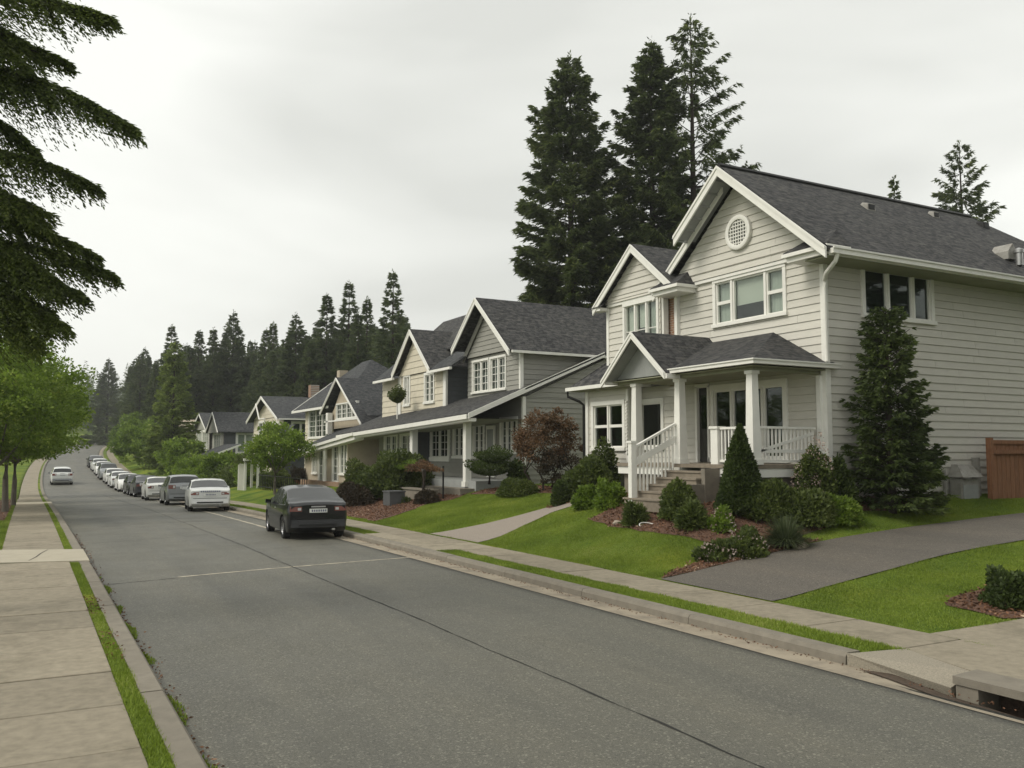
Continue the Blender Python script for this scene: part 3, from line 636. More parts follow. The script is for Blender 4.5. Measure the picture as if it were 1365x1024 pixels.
def roof(house, pts, mat='shingle', thick=.09, name='roof', parent=None):
    """planar polygon; first edge is the eave"""
    p = [Vector(q) for q in pts]; e = (p[1]-p[0]).normalized(); nrm = sum(((p[i]-p[0]).cross(p[i+1]-p[0]) for i in range(1, len(p)-1)), Vector()).normalized()
    if nrm.z < 0: nrm = -nrm
    s = nrm.cross(e)
    if s.z < 0: s = -s
    n = len(p); off = Vector(WL[house]); me = bpy.data.meshes.new(name)
    a = [q-off for q in p]; b = [q-off-Vector((0,0,thick)) for q in p]
    me.from_pydata(a+b, [], [tuple(range(n)), tuple(range(2*n-1, n-1, -1))]+[(i, n+i, n+(i+1) % n, (i+1) % n) for i in range(n)])
    uvl = me.uv_layers.new(name='UVMap'); vv = p+p
    for lp in me.loops: q = vv[lp.vertex_index]-p[0]; uvl.data[lp.index].uv = (q.dot(e)+p[0].y*.37, q.dot(s))
    bm = bmesh.new(); bm.from_mesh(me); bmesh.ops.recalc_face_normals(bm, faces=bm.faces); bm.to_mesh(me); bm.free()
    me.materials.append(M[mat]); o = bpy.data.objects.new(name, me); link(o); o.parent = parent or house; WL[o] = WL[house]; return o
def board(m, a, b, h, t):
    """board from a to b (top edge), hanging h down, thickness vector t"""
    a, b, t = Vector(a), Vector(b), Vector(t); z = Vector((0,0,-h)); m.hexa([a+z, b+z, b+z+t, a+z+t, a, b, b+t, a+t]); return m
def gable_front(house, xr, xb, yc, zp, half_r, half_l, slope, mat='shingle', bw=.24, over=.04, thick=.1, trim='white', xl=None):
    """roof with its ridge along x from xr (front) to xb, plus bargeboards"""
    zr, zl = zp-slope*half_r, zp-slope*half_l
    a = roof(house, [(xr,yc-half_r,zr),(xb,yc-half_r,zr),(xb,yc,zp),(xr,yc,zp)], mat, thick)
    b = roof(house, [(xb,yc+half_l,zl),(xr if xl is None else xl,yc+half_l,zl),(xr if xl is None else xl,yc,zp),(xb,yc,zp)], mat, thick)
    m = MB(); board(m, (xr-.03,yc-half_r,zr-.035), (xr-.03,yc,zp-.035), bw, (-.045,0,0)); m.build('bargeboard', M[trim], a)
    m = MB(); board(m, (xr-.03,yc+half_l,zl-.035), (xr-.03,yc,zp-.035), bw, (-.045,0,0)); m.build('bargeboard', M[trim], b)
    m = MB(); board(m, (xr-.076,yc-half_r,zr-.02), (xr-.076,yc,zp-.02), .07, (-.02,0,0)); m.build('drip_edge', M[trim], a)
    m = MB(); board(m, (xr-.076,yc+half_l,zl-.02), (xr-.076,yc,zp-.02), .07, (-.02,0,0)); m.build('drip_edge', M[trim], b)
    return a, b
def part(house, name, mat, *boxes, smooth=False, parent=None):
    m = MB()
    for b in boxes: m.box(*b)
    return m.build(name, M[mat], parent or house, smooth)

# ---------------------------------------------------------------- nearest house
H1 = thing('clapboard_house', (16.7,14.8,1.2), 'nearest cream clapboard house with twin gables, porch and white stair railing', 'house')
F = front(16.7); Sd = side(14.8)
up_w = (16.06,18.56,5.98,7.14); fr_w = (16.16,18.72,2.3,4.14); door_w = (18.93,19.36,2.17,4.26); win2 = (21.05,22.15,2.62,3.95)
wall(H1, F, [(14.8,1.25),(20.2,1.25),(20.2,7.3),(14.8,7.3)], [OP(*up_w), OP(*fr_w), OP(*door_w)], M['siding'])
wall(H1, F, [(14.75,7.32),(20.25,7.32),(20.25,7.5),(17.5,9.78),(14.75,7.5)], [], M['siding'], name='gable_wall', w=.09)
part(H1, 'frieze_board', 'white', (16.60,16.70,15.0,20.15,7.22,7.31))
wall(H1, Sd, [(16.72,1.05),(27.5,1.05),(27.5,7.25),(16.72,7.25)], [OP(18.12,20.65,5.86,7.02)], M['siding'])
part(H1, 'corner_board', 'white', (16.64,16.78,14.735,14.86,1.35,7.2), (16.635,16.80,14.74,14.9,1.35,4.4))
part(H1, 'water_table', 'white', (16.8,27.5,14.73,14.80,1.14,1.24)); part(H1, 'foundation', 'kerb', (16.72,27.4,14.84,20,.6,1.05), (16.74,17,15,25,.6,1.24))
window(H1, F, *up_w, cols=(.95,1.9,.95), rows=(2,1,2), blind=(('curtain',1.),('blind',.62),('curtain',1.)), casing=.11)
window(H1, Sd, 18.12, 20.65, 5.86, 7.02, cols=(1.05,1.15,.8), rows=1, blind=(('blind_dark',1.),)*3, casing=.12, glass='glass_dark')
window(H1, F, *fr_w, cols=(1,.75,.85,.95), rows=1, casing=.16, glass='glass_dark')
# round gable vent with muntins
rv = MB(); c = (16.52,17.48,8.34); fr_n = 28
rv.lathe([(.35,.06),(.35,-.03),(.42,-.05),(.47,-.03),(.47,.07)], c, fr_n, 'x', False); rw_ = rv.build('round_window', M['white'], H1, True)
m = MB(); m.lathe([(.36,.03),(.36,.035)], c, fr_n, 'x'); m.build('pane', M['glass_dark'], rw_)
m = MB()
for k in range(-3, 4):
    d = k*.095; h = math.sqrt(max(0, .35**2-d*d)); m.box(c[0]+.0,c[0]+.025,c[1]+d-.013,c[1]+d+.013,c[2]-h,c[2]+h); m.box(c[0]-.003,c[0]+.022,c[1]-h,c[1]+h,c[2]+d-.013,c[2]+d+.013)
m.build('muntin_grid', M['white'], rw_)
m = MB(); m.lathe([(.36,.2),(.36,.21)], c, fr_n, 'x'); m.build('backing', M['curtain'], rw_)
# front door and its panel
d = part(H1, 'front_door', 'door', (16.70,16.75,18.93,19.36,2.17,4.26)); part(H1, 'door_frame', 'white', (16.60,16.72,18.86,18.93,2.17,4.3), (16.60,16.72,19.36,19.44,2.17,4.3), (16.60,16.72,18.86,19.44,4.26,4.36), parent=d)
part(H1, 'door_glass', 'glass_dark', (16.685,16.695,19.05,19.28,3.1,4.05), parent=d)
# main roof: double rake on the left as in the photograph
SL = .82; zp = 10.08; yc = 17.5
ra = roof(H1, [(15.9,13.95,zp-SL*3.55),(26.5,13.95,zp-SL*3.55),(30,13.95,zp-SL*3.55),(26.6,yc,zp),(15.9,yc,zp)])
rb = roof(H1, [(27,19.35,zp-SL*1.85),(15.9,19.35,zp-SL*1.85),(15.9,yc,zp),(27,yc,zp)])
rc = roof(H1, [(27,20.95,zp-.04-SL*3.45),(16.36,20.95,zp-.04-SL*3.45),(16.36,yc+.02,zp-.06),(27,yc+.02,zp-.06)], thick=.08)
rr_ = roof(H1, [(30,13.95,zp-SL*3.55),(30,21,zp-SL*3.55),(26.6,yc,zp)])
def rake(parent, x, ya, za, yb, zb, h=.26, t=.05):
    m = MB(); board(m, (x,ya,za), (x,yb,zb), h, (-t,0,0)); m.build('bargeboard', M['white'], parent)
    m = MB(); board(m, (x-t-.001,ya,za+.02), (x-t-.001,yb,zb+.02), .08, (-.025,0,0)); m.build('drip_edge', M['white'], parent)
rake(ra, 15.88, 13.95, zp-SL*3.55-.03, yc, zp-.03)
rake(rb, 15.88, 19.35, zp-SL*1.85-.03, yc, zp-.03)
rake(rc, 16.36, 20.95, zp-.05-SL*3.45, yc+.35, zp-.06-SL*.35, .24)
m = MB(); m.add([(15.95,yc+.02,zp-.16),(16.6,yc+.02,zp-.16),(16.6,19.3,zp-.16-SL*1.78),(15.95,19.3,zp-.16-SL*1.78)], [(0,1,2,3)])
for k in range(6):
    a = .2+k*.32; m.box(15.97,16.34,yc+a,yc+a+.02,zp-.17-SL*a-.03,zp-.155-SL*a)
m.build('soffit', M['gablegrey'], rb, recalc=False)
m = MB(); m.add([(15.95,yc,zp-.16),(16.6,yc,zp-.16),(16.6,14.0,zp-.16-SL*3.5),(15.95,14.0,zp-.16-SL*3.5)], [(0,1,2,3)]); m.build('soffit', M['gablegrey'], ra, recalc=False)
m = MB(); m.tube([(15.9,yc,zp+.01),(26.6,yc,zp+.01)], .07, 6); m.build('ridge_cap', M['black'], ra)
ez = zp-SL*3.55
part(H1, 'eave_soffit', 'soffit', (16.1,30,14.0,14.8,ez-.2,ez-.17)); 
m = MB(); m.box(16.0,30,13.86,13.98,ez-.17,ez-.05); m.box(16.0,30,13.83,13.87,ez-.06,ez-.02); gut = m.build('gutter', M['white'], H1)
m = MB(); m.box(16.02,30,13.985,14.02,ez-.2,ez-.03); m.build('fascia', M['white'], H1)
m = MB(); m.tube([(16.2,13.9,ez-.12),(16.2,13.98,ez-.32),(16.35,14.4,ez-.52),(16.58,14.66,ez-.62),(16.6,14.68,ez-.8),(16.6,14.68,4.6)], .052, 8); m.build('downspout', M['white'], H1, True)
# cornice returns: little hipped roofs at the feet of the gable
def cornice(y0, y1, zb, deep=.75):
    ym = (y0+y1)/2; xf, xb = 16.7-deep, 16.72
    o = roof(H1, [(xf,y0,zb),(xf,y1,zb),(xb,ym+(y1-y0)*.22,zb+.48),(xb,ym-(y1-y0)*.22,zb+.48)], thick=.03, name='cornice_roof')
    roof(H1, [(xb,y1,zb),(xf,y1,zb),(xb,ym+(y1-y0)*.22,zb+.48)], thick=.03, name='cornice_roof', parent=H1); roof(H1, [(xf,y0,zb),(xb,y0,zb),(xb,ym-(y1-y0)*.22,zb+.48)], thick=.03, name='cornice_roof', parent=H1)
    m = MB(); m.box(xf-.03,xb,y0-.03,y1+.03,zb-.12,zb-.032); m.box(xf+.06,xb,y0+.06,y1-.06,zb-.24,zb-.122); m.build('cornice_moulding', M['white'], H1)
cornice(14.0, 15.35, 7.26); cornice(19.35, 20.6, 7.26)
# recess strip with brick between the gables
part(H1, 'brick_strip', 'brick', (16.66,16.9,20.22,20.62,4.4,7.2)); part(H1, 'trim_board', 'white', (16.56,16.70,20.12,20.24,4.5,7.2), (16.42,16.6,20.56,20.68,4.5,7.2))
# second gable
FB = front(16.4); bw = (20.82,22.42,5.4,7.02)
wall(H1, FB, [(20.66,4.5),(23.35,4.5),(23.35,7.2),(20.66,7.2)], [OP(*bw)], M['siding'])
wall(H1, FB, [(20.3,7.22),(23.4,7.22),(23.4,7.3),(21.65,8.68),(20.3,7.6)], [], M['siding'], name='gable_wall', w=.07)
wall(H1, side(20.7), [(16.45,4.5),(17,4.5),(17,7),(16.45,7)], [], M['siding'], single=False)
window(H1, FB, *bw, cols=(1,1.1,1.0), rows=1, grid=(1,2), sash=.02, blind=(('curtain',1.),('blind',.45),('blind',.55)), casing=.10)
part(H1, 'corner_board', 'white', (16.35,16.45,23.3,23.42,4.5,7.2)); part(H1, 'frieze_board', 'white', (16.33,16.42,20.66,23.3,7.12,7.22))
ga, gb = gable_front(H1, 16.1, 21, 21.65, 8.86, 1.95, 2.1, .80)
m = MB(); m.box(16.05,16.4,23.35,23.8,7.02,7.12); m.build('cornice_moulding', M['white'], H1); roof(H1, [(16.0,23.85,7.14),(16.0,23.2,7.14),(16.4,23.3,7.4),(16.4,23.6,7.4)], thick=.02, name='cornice_roof')
# ground-floor bay
FY = front(16.2); by = (22.32,23.92,2.6,3.95)
wall(H1, FY, [(22.05,2.05),(24.27,2.05),(24.27,4.45),(22.05,4.45)], [OP(*by)], M['siding'])
window(H1, FY, *by, cols=(1,1), rows=2, blind=(('curtain',.0001),('curtain',.0001)), casing=.13, glass='glass_dark')
part(H1, 'corner_board', 'white', (16.12,16.24,24.2,24.34,1.9,4.45)); part(H1, 'bay_skirt', 'white', (16.13,16.3,22.0,24.3,1.95,2.06)); part(H1, 'rain_chain_board', 'white', (16.13,16.2,22.0,22.1,2.06,4.4))
wall(H1, front(16.7), [(20.24,1.3),(22.1,1.3),(22.1,4.45),(20.24,4.45)], [OP(*win2)], M['siding'], single=True)
window(H1, front(16.7), *win2, cols=(1,), rows=1, casing=.13, glass='glass_dark', blind=(('curtain',.001),))
part(H1, 'bay_end_wall', 'siding', (16.2,16.75,22.0,22.05,2.05,4.45)); part(H1, 'rear_wall', 'siding', (16.25,24,24.2,24.26,1.3,4.45), (24,24.1,14.9,24.2,1.3,7), (16.45,24,23.28,23.34,4.5,7.2))
b1 = roof(H1, [(15.78,20.4,4.62),(15.78,24.75,4.62),(16.42,23.5,5.32),(16.42,20.4,5.32)]); roof(H1, [(15.78,24.75,4.62),(21,24.75,4.62),(21,23.4,5.4),(16.42,23.4,5.4)])
part(H1, 'bay_gutter', 'white', (15.66,15.78,20.4,24.85,4.47,4.585), parent=b1); part(H1, 'bay_gutter', 'white', (15.78,18.5,24.76,24.86,4.47,4.585), parent=b1); part(H1, 'bay_soffit', 'soffit', (15.8,16.2,20.4,24.7,4.44,4.465))
m = MB(); m.tube([(15.72,24.8,4.5),(15.75,24.82,4.3),(16.0,24.5,4.12),(16.1,24.4,4.0),(16.1,24.4,2.0)], .045, 8); m.build('downspout', M['black'], H1, True)
# rain chain of little white cups
m = MB()
for k in range(16): m.box(16.08,16.13,22.0,22.07,2.4+k*.105,2.45+k*.105); m.box(16.10,16.11,22.03,22.04,2.4+k*.105,2.51+k*.105)
m.build('rain_chain', M['white'], H1)
# porch
part(H1, 'porch_floor', 'stone_step', (14.42,16.69,14.92,20.2,2.06,2.15)); part(H1, 'porch_skirt', 'white', (14.45,16.6,14.94,15.0,1.86,2.055), (14.45,14.52,15.0,16.1,1.86,2.055)); part(H1, 'porch_skirt', 'white', (14.46,14.53,17.9,20.2,1.86,2.055)); part(H1, 'stair_cheek', 'kerb', (13.3,13.98,16.08,16.19,.7,1.68)); part(H1, 'stair_cheek', 'kerb', (13.985,14.44,16.06,16.2,.7,2.05))
part(H1, 'porch_base', 'kerb', (14.6,16.6,15.05,20.1,.7,1.85))
def post(y, x=14.56, z0=2.15, z1=4.31, b=.125, t=.092):
    m = MB(); m.hexa([(x-b,y-b,z0+.12),(x+b,y-b,z0+.12),(x+b,y+b,z0+.12),(x-b,y+b,z0+.12),(x-t,y-t,z1-.08),(x+t,y-t,z1-.08),(x+t,y+t,z1-.08),(x-t,y+t,z1-.08)])
    m.box(x-b-.03,x+b+.03,y-b-.03,y+b+.03,z0+.001,z0+.119); m.box(x-t-.03,x+t+.03,y-t-.03,y+t+.03,z1-.079,z1); return m.build('porch_post', M['white'], H1)
post(15.05); post(17.62); post(19.45)
part(H1, 'porch_post', 'white', (16.55,16.695,14.86,14.98,2.15,4.27))
part(H1, 'porch_beam', 'soffit', (14.48,14.64,14.95,20.2,4.31,4.385)); part(H1, 'porch_beam', 'soffit', (14.64,16.69,14.95,15.11,4.31,4.385)); part(H1, 'porch_ceiling', 'soffit', (14.3,16.69,14.75,20.2,4.387,4.41))
hp = roof(H1, [(14.28,14.7,4.56),(14.28,17.9,4.56),(16.7,18.95,5.52),(16.7,16.45,5.52)], thick=.06); roof(H1, [(16.95,14.7,4.56),(14.28,14.7,4.56),(16.7,16.45,5.52)], thick=.06)
part(H1, 'porch_gutter', 'white', (14.16,14.28,14.58,17.75,4.43,4.54), parent=hp); part(H1, 'porch_gutter', 'white', (14.28,16.95,14.58,14.70,4.43,4.54), parent=hp); part(H1, 'porch_gutter_lip', 'white', (14.13,14.16,14.55,17.75,4.515,4.545), (14.16,16.95,14.55,14.58,4.515,4.545), parent=hp)
# entrance gable
pa, pb = gable_front(H1, 14.05, 16.75, 18.9, 5.66, 1.38, 1.42, .86, bw=.16, thick=.05)
m = MB(); m.prism([(14.45,17.62,4.46),(14.45,20.2,4.46),(14.45,18.9,5.5)], (.05,0,0)); m.build('gable_panel', M['gablegrey'], H1)
m = MB(); m.add([(14.1,17.55,4.41),(14.45,17.55,4.41),(14.45,18.9,5.52),(14.1,18.9,5.52),(14.1,20.25,4.41),(14.45,20.25,4.41)], [(0,1,2,3),(3,2,5,4)]); m.build('soffit', M['gablegrey'], H1, recalc=False)
part(H1, 'porch_gutter', 'white', (14.1,15.7,20.28,20.38,4.33,4.43), parent=pb); part(H1, 'eave_return', 'white', (14.02,14.45,17.46,17.62,4.3,4.42), parent=pa)
# railings: every baluster is its own piece
bal = MB().box(-.018,.018,-.018,.018,0,1).mesh('baluster'); bal.materials.append(M['white'])
def rail_run(a, b, n, z0=2.26, z1=2.98, name='porch_railing'):
    m = MB(); a, b = Vector(a), Vector(b); d = (b-a).normalized(); s = Vector((-d.y,d.x,0))*.035
    for (za, zb, k) in ((z1, z1+.055, 1.3), (z0-.06, z0, 1.)):
        m.hexa([a+s*k+Vector((0,0,za)), b+s*k+Vector((0,0,za)), b-s*k+Vector((0,0,za)), a-s*k+Vector((0,0,za)), a+s*k+Vector((0,0,zb)), b+s*k+Vector((0,0,zb)), b-s*k+Vector((0,0,zb)), a-s*k+Vector((0,0,zb))])
    r = m.build(name, M['white'], H1)
    for i in range(n):
        p = a+(b-a)*(i+.5)/n; share('baluster', bal, r, (p.x, p.y, z0), scale=(1,1,z1-z0))
    return r
rail_run((14.56,15.2,0), (14.56,16.14,0), 8); rr = rail_run((14.7,15.02,0), (16.5,15.02,0), 15)
m = MB(); board(m, (14.72,15.0,2.5), (16.45,15.0,2.92), .07, (0,.03,0)); m.box(14.72,16.45,15.0,15.03,2.42,2.5); m.build('rail_brace', M['white'], rr)
m = MB(); m.box(14.46,14.68,16.14,16.38,1.98,3.0); m.box(14.43,14.71,16.11,16.41,3.0,3.06); m.build('newel_post', M['white'], H1)
# stairs down to the path
NS = 5
for i in range(NS):
    z = 2.15-(i+1)*.165; x = 14.42-(i+1)*.28
    m = MB(); b = .015; y0, y1 = 16.22-.06*(i > 2)*(i-2), 17.86+.02*i
    m.box(x,14.42-.28*i+.02,y0,y1,z-.3,z-.045); m.box(x-.03,14.42-.28*i+.02,y0-.03,y1+.03,z-.044,z); m.build('stair_step', M['stone_step'], H1)
m = MB(); top = Vector((14.42,17.66,3.12)); bot = Vector((13.12,17.66,2.52))
board(m, bot+Vector((0,-.03,.06)), top+Vector((0,-.03,.06)), .06, (0,.09,0)); board(m, bot+Vector((0,-.01,-.27)), top+Vector((0,-.01,-.27)), .17, (0,.04,0)); sr = m.build('stair_railing', M['white'], H1)
for i in range(11):
    t = (i+.6)/11.3; p = bot.lerp(top, t); zb = 2.12-.165*min(5, int((14.42-p.x)/.28)+1); share('baluster', bal, sr, (p.x, 17.67, zb), scale=(1,1,p.z-zb))
m = MB(); m.box(13.0,13.14,17.6,17.74,1.02,2.66); m.box(12.98,13.16,17.58,17.76,2.66,2.72); m.build('newel_post', M['white'], H1)
# roof vents
def rz1(y): return zp-SL*(yc-y)
for (x, y, s) in ((20.6,16.6,.17), (24.05,17.0,.14), (26.4,16.95,.17)):
    z = rz1(y); m = MB(); m.hexa([(x-s,y-s*.8,z-s*.66+.005),(x+s,y-s*.8,z-s*.66+.005),(x+s*.8,y+s*.8,z+s*.66),(x-s*.8,y+s*.8,z+s*.66),(x-s*.8,y-s*.7,z+.10),(x+s*.8,y-s*.7,z+.10),(x+s*.55,y+s*.6,z+s*.66+.06),(x-s*.55,y+s*.6,z+s*.66+.06)])
    v = m.build('roof_vent', M['metal_grey'] if x < 25 else M['black'], ra); part(H1, 'vent_opening', 'black', (x-s*.7,x+s*.7,y-s*.8-.01,y-s*.68,z-s*.45,z+.07), parent=v)
x, y = 24.25, 14.95; z = rz1(y); m = MB(); m.prism([(x-.22,y-.25,z-.1),(x+.22,y-.25,z-.1),(x+.22,y-.25,z+.12),(x,y-.25,z+.36),(x-.22,y-.25,z+.12)], (0,.55,0)); v = m.build('roof_vent', M['metal_grey'], ra)
m = MB(); m.lathe([(.1,0),(.1,.35),(.13,.36),(.13,.45),(.02,.5)], (x+.03,y-.4,z-.3), 12); m.build('vent_pipe', M['metal'], v, True)
# utility meter cabinet and cedar gate at the side wall
ut = thing('utility_cabinet', (21.4,14.5,1.1), 'grey metal utility cabinet with hood against the side wall', 'utility box')
part(ut, 'cabinet', 'metal_grey', (21.0,21.75,14.35,14.66,1.0,1.75)); m = MB(); m.hexa([(20.95,14.25,1.8),(21.8,14.25,1.8),(21.8,14.68,1.8),(20.95,14.68,1.8),(21.1,14.5,2.12),(21.65,14.5,2.12),(21.65,14.68,2.12),(21.1,14.68,2.12)]); m.build('hood', M['metal_grey'], ut)
part(ut, 'door_panel', 'gablegrey', (21.08,21.67,14.33,14.349,1.08,1.6)); part(ut, 'side_post', 'metal_grey', (21.95,22.05,14.5,14.68,1.0,2.3)); part(ut, 'pipe', 'metal_grey', (20.7,20.76,14.6,14.66,1.0,2.0))
gt = thing('cedar_gate', (22.6,14.2,1.1), 'orange cedar board gate at the right edge beside the side wall', 'gate')
for k in range(11): part(gt, 'board', 'wood_fence', (22.15+k*.19,22.325+k*.19,14.22,14.26,1.05,2.66))
part(gt, 'top_rail', 'wood_fence', (22.1,24.4,14.18,14.3,2.66,2.76), (22.12,24.4,14.16,14.21,2.4,2.5)); part(gt, 'post', 'wood_fence', (22.02,22.14,14.17,14.31,1.0,2.82))

# ---------------------------------------------------------------- second house, grey
H2 = thing('grey_house', (16.7,29.7,1.2), 'grey and cream shingled house with long porch roof, second from the right', 'house')
F2 = front(16.7)
u2 = [(30.95,32.2,5.02,6.3), (32.45,33.85,5.02,6.3)]
wall(H2, F2, [(29.7,4.3),(34.4,4.3),(34.4,6.5),(29.7,6.5)], [OP(u2[0][0],u2[1][1],5.02,6.3)], M['greysiding'], .2, False)
wall(H2, F2, [(30.4,6.52),(34.3,6.52),(32.4,8.3)], [], M['greysiding'], .2, False, 'gable_wall', .1)
m = MB(); board(m, (16.52,30.3,6.62), (16.52,32.4,8.52), .3, (-.04,0,0)); board(m, (16.52,34.5,6.62), (16.52,32.4,8.52), .3, (-.04,0,0)); m.build('gable_frieze', M['greysiding'], H2)
for a in u2: window(H2, F2, *a, cols=(1,1), rows=1, grid=(2,4), casing=.09, glass='glass_dark', blind=(('curtain',1.),('curtain',1.)))
wall(H2, side(29.7), [(16.72,4.3),(27,4.3),(27,6.4),(16.72,6.4)], [], M['greysiding'], .2, False)
wall(H2, side(29.5), [(16.65,1.0),(27,1.0),(27,7),(22,6.9),(16.65,4.55)], [], M['greysiding'], .2, False, 'lower_wall')
part(H2, 'corner_board', 'white', (16.62,16.76,29.44,29.56,1.2,4.6), (16.62,16.76,29.62,29.74,4.7,6.4))
gable_front(H2, 16.05, 24.5, 32.35, 8.86, 2.95, 2.3, .83)
part(H2, 'gutter', 'white', (16.1,24.5,29.30,29.4,6.27,6.37)); part(H2, 'eave_soffit', 'soffit', (16.1,24.5,29.4,29.7,6.3,6.33))
# long porch roof with its climbing rake
pr_ = roof(H2, [(14.25,29.3,3.92),(14.25,45,3.42),(16.75,45,4.5),(16.75,29.3,4.98)], 'shingle'); 
roof(H2, [(16.6,29.2,4.9),(16.6,29.6,4.9),(20.4,29.6,6.5),(20.4,29.2,6.5)], 'shingle', .06)
m = MB(); board(m, (14.2,29.25,3.9), (20.3,29.25,6.5), .2, (0,-.05,0)); m.build('rake_board', M['white'], H2)
m = MB(); board(m, (14.2,29.3,3.86), (14.2,45,3.36), .17, (-.06,0,0)); board(m, (14.26,29.3,3.72), (14.26,45,3.22), .12, (.3,0,0)); m.build('porch_fascia', M['white'], H2)
m = MB(); m.add([(14.3,29.35,3.7),(16.7,29.35,3.72),(16.7,45,3.2),(14.3,45,3.2)], [(0,1,2,3)]); m.build('porch_ceiling', M['soffit'], H2, recalc=False)
lw = [(30.05,31.25,2.5,3.72),(32.9,33.75,2.3,3.6),(34.85,35.75,2.3,3.55),(36.45,38.35,2.25,3.6)]
wall(H2, F2, [(29.5,1.0),(45,1.0),(45,4.4),(29.5,4.4)], [OP(*a) for a in lw], M['greysiding'], .2, False, 'porch_wall')
for i, a in enumerate(lw): window(H2, F2, *a, cols=(1,1) if i else (1,1,1), rows=1, grid=(1,4) if i < 3 else (2,4), casing=.14 if i != 3 else .25, glass='glass_dark')
dd = part(H2, 'front_door', 'white', (16.6,16.66,31.75,32.5,1.45,3.55)); part(H2, 'door_panel', 'gablegrey', (16.58,16.599,31.87,32.38,1.6,2.3), (16.58,16.599,31.87,32.38,2.45,3.4), parent=dd)
m = MB(); m.box(14.6,14.84,30.28,30.52,1.2,3.75); m.box(14.56,14.88,30.24,30.56,1.15,1.35); m.box(14.56,14.88,30.24,30.56,3.62,3.75); m.build('porch_post', M['white'], H2)
for y in (35.75,): part(H2, 'porch_post', 'white', (14.6,14.85,y-.16,y+.16,1.2,3.6))
part(H2, 'porch_floor', 'gablegrey', (14.7,16.7,29.6,44.6,.6,1.38)); part(H2, 'porch_step', 'kerb', (14.1,14.7,29.7,34,.7,1.1))
F2b = front(15.9); lb = [(38.65,40.1,2.1,3.3),(40.75,42.3,2.1,3.3)]
wall(H2, F2b, [(38.45,1.0),(43.2,1.0),(43.2,3.55),(38.45,3.55)], [OP(*a) for a in lb], M['greysiding'], .2, False, 'bay_wall')
for a in lb: window(H2, F2b, *a, cols=(1,1), rows=1, grid=(2,3), casing=.16, glass='glass_dark', blind=(('curtain',1.),('curtain',.4)))
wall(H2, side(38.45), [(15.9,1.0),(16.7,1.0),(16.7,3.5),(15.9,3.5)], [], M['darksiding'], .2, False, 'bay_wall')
part(H2, 'notice_plate', 'white', (16.6,16.66,33.9,34.1,1.75,1.98))
# cream volume
FC = front(16.2); cw = [(36.95,37.9,4.8,6.05),(39.85,40.5,4.8,6.15)]
wall(H2, FC, [(35.5,3.9),(43.6,3.9),(43.6,6.2),(35.5,6.2)], [OP(*a) for a in cw], M['cream'], .3, False, 'cream_wall')
wall(H2, FC, [(36.9,6.22),(41.1,6.22),(39.0,8.1)], [], M['cream'], .3, False, 'gable_wall', .06)
for a in cw: window(H2, FC, *a, cols=(1,1), rows=1, grid=(1,4), casing=.12, glass='glass_dark', blind=(('curtain',1.),('curtain',1.)))
part(H2, 'corner_board', 'white', (16.1,16.2,35.45,35.75,3.9,6.2)); part(H2, 'trim_board', 'white', (16.12,16.17,40.9,41.25,3.9,6.2))
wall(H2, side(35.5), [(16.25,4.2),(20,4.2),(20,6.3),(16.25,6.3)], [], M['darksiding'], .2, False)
gable_front(H2, 15.85, 22, 39.0, 8.36, 2.4, 2.3, .86)
roof(H2, [(15.8,43.7,6.25),(15.8,41,6.25),(17.3,41,7.7),(17.3,42.8,7.7)], 'shingle_b'); roof(H2, [(15.8,36.8,6.2),(15.8,34.2,6.2),(18,34.2,7.6),(18,36.8,7.6)], 'shingle_b')
m = MB(); m.box(15.7,15.82,41,43.8,6.05,6.17); m.box(15.7,15.82,34.2,36.7,6.02,6.13); m.build('gutter', M['white'], H2)
roof(H2, [(17.2,36.5,7.4),(17.2,43.6,7.4),(19,42.2,9.35),(19,38.4,9.35)], 'shingle'); roof(H2, [(21,43.6,7.4),(17.2,43.6,7.4),(19,42.2,9.35)], 'shingle'); roof(H2, [(17.2,36.5,7.4),(21,36.5,7.4),(19,38.4,9.35)], 'shingle')
hb = thing('hanging_topiary', (15.25,39.1,4.0), 'round green topiary ball on a white stalk above the porch roof', 'topiary')

# ---------------------------------------------------------------- third house, beige stucco with A-shaped gable
H3 = thing('stucco_house', (14.7,44.6,.8), 'beige stucco house with A-shaped gable and sweeping porch roof', 'house')
F3 = front(14.75); l3 = [(44.9,46.0,1.35,2.9),(48.6,49.9,.75,2.7),(50.3,51.2,1.3,2.6)]
m = MB()
for t in bands([(44.55,.3),(53,.3),(53,2.75),(44.55,3.25)], [OP(*a) for a in l3]+[(46.4,47.3,.8,2.95)], .3, 3.25): trap(m, F3, *t, -.12, 0, 0)
m.build('wall', M['beige'], H3)
m = MB(); m.box(14.63,18,44.5,44.6,.3,3.5); m.build('wall', M['beige'], H3)
for a in l3: window(H3, F3, *a, cols=(1,1), rows=1, grid=(1,4), casing=.12, glass='glass_dark', blind=(('curtain',.7),('curtain',1.)))
window(H3, F3, 46.4, 47.3, .9, 2.95, cols=(1,), rows=1, casing=.1, glass='glass_dark', grid=(2,5))
m = MB(); m.lathe([(.14,.5),(.14,.7),(.1,.75),(.1,2.75),(.14,2.8),(.14,2.9)], (14.4,47.7,0), 10); m.build('porch_column', M['white'], H3, True)
roof(H3, [(14.2,42.2,3.5),(14.2,53.2,2.62),(16.6,53.2,3.75),(16.6,42.2,4.5)], 'shingle_b')
m = MB(); board(m, (14.15,42.2,3.46), (14.15,53.3,2.58), .15, (-.05,0,0)); board(m, (14.2,42.2,3.3), (14.2,53.2,2.44), .2, (.5,0,0)); m.build('porch_fascia', M['white'], H3)
m = MB(); m.add([(14.3,42.3,3.32),(16.5,42.3,3.35),(16.5,53,2.5),(14.3,53,2.48)], [(0,1,2,3)]); m.build('porch_ceiling', M['soffit'], H3, recalc=False)
FG = front(16.4)
m = MB()
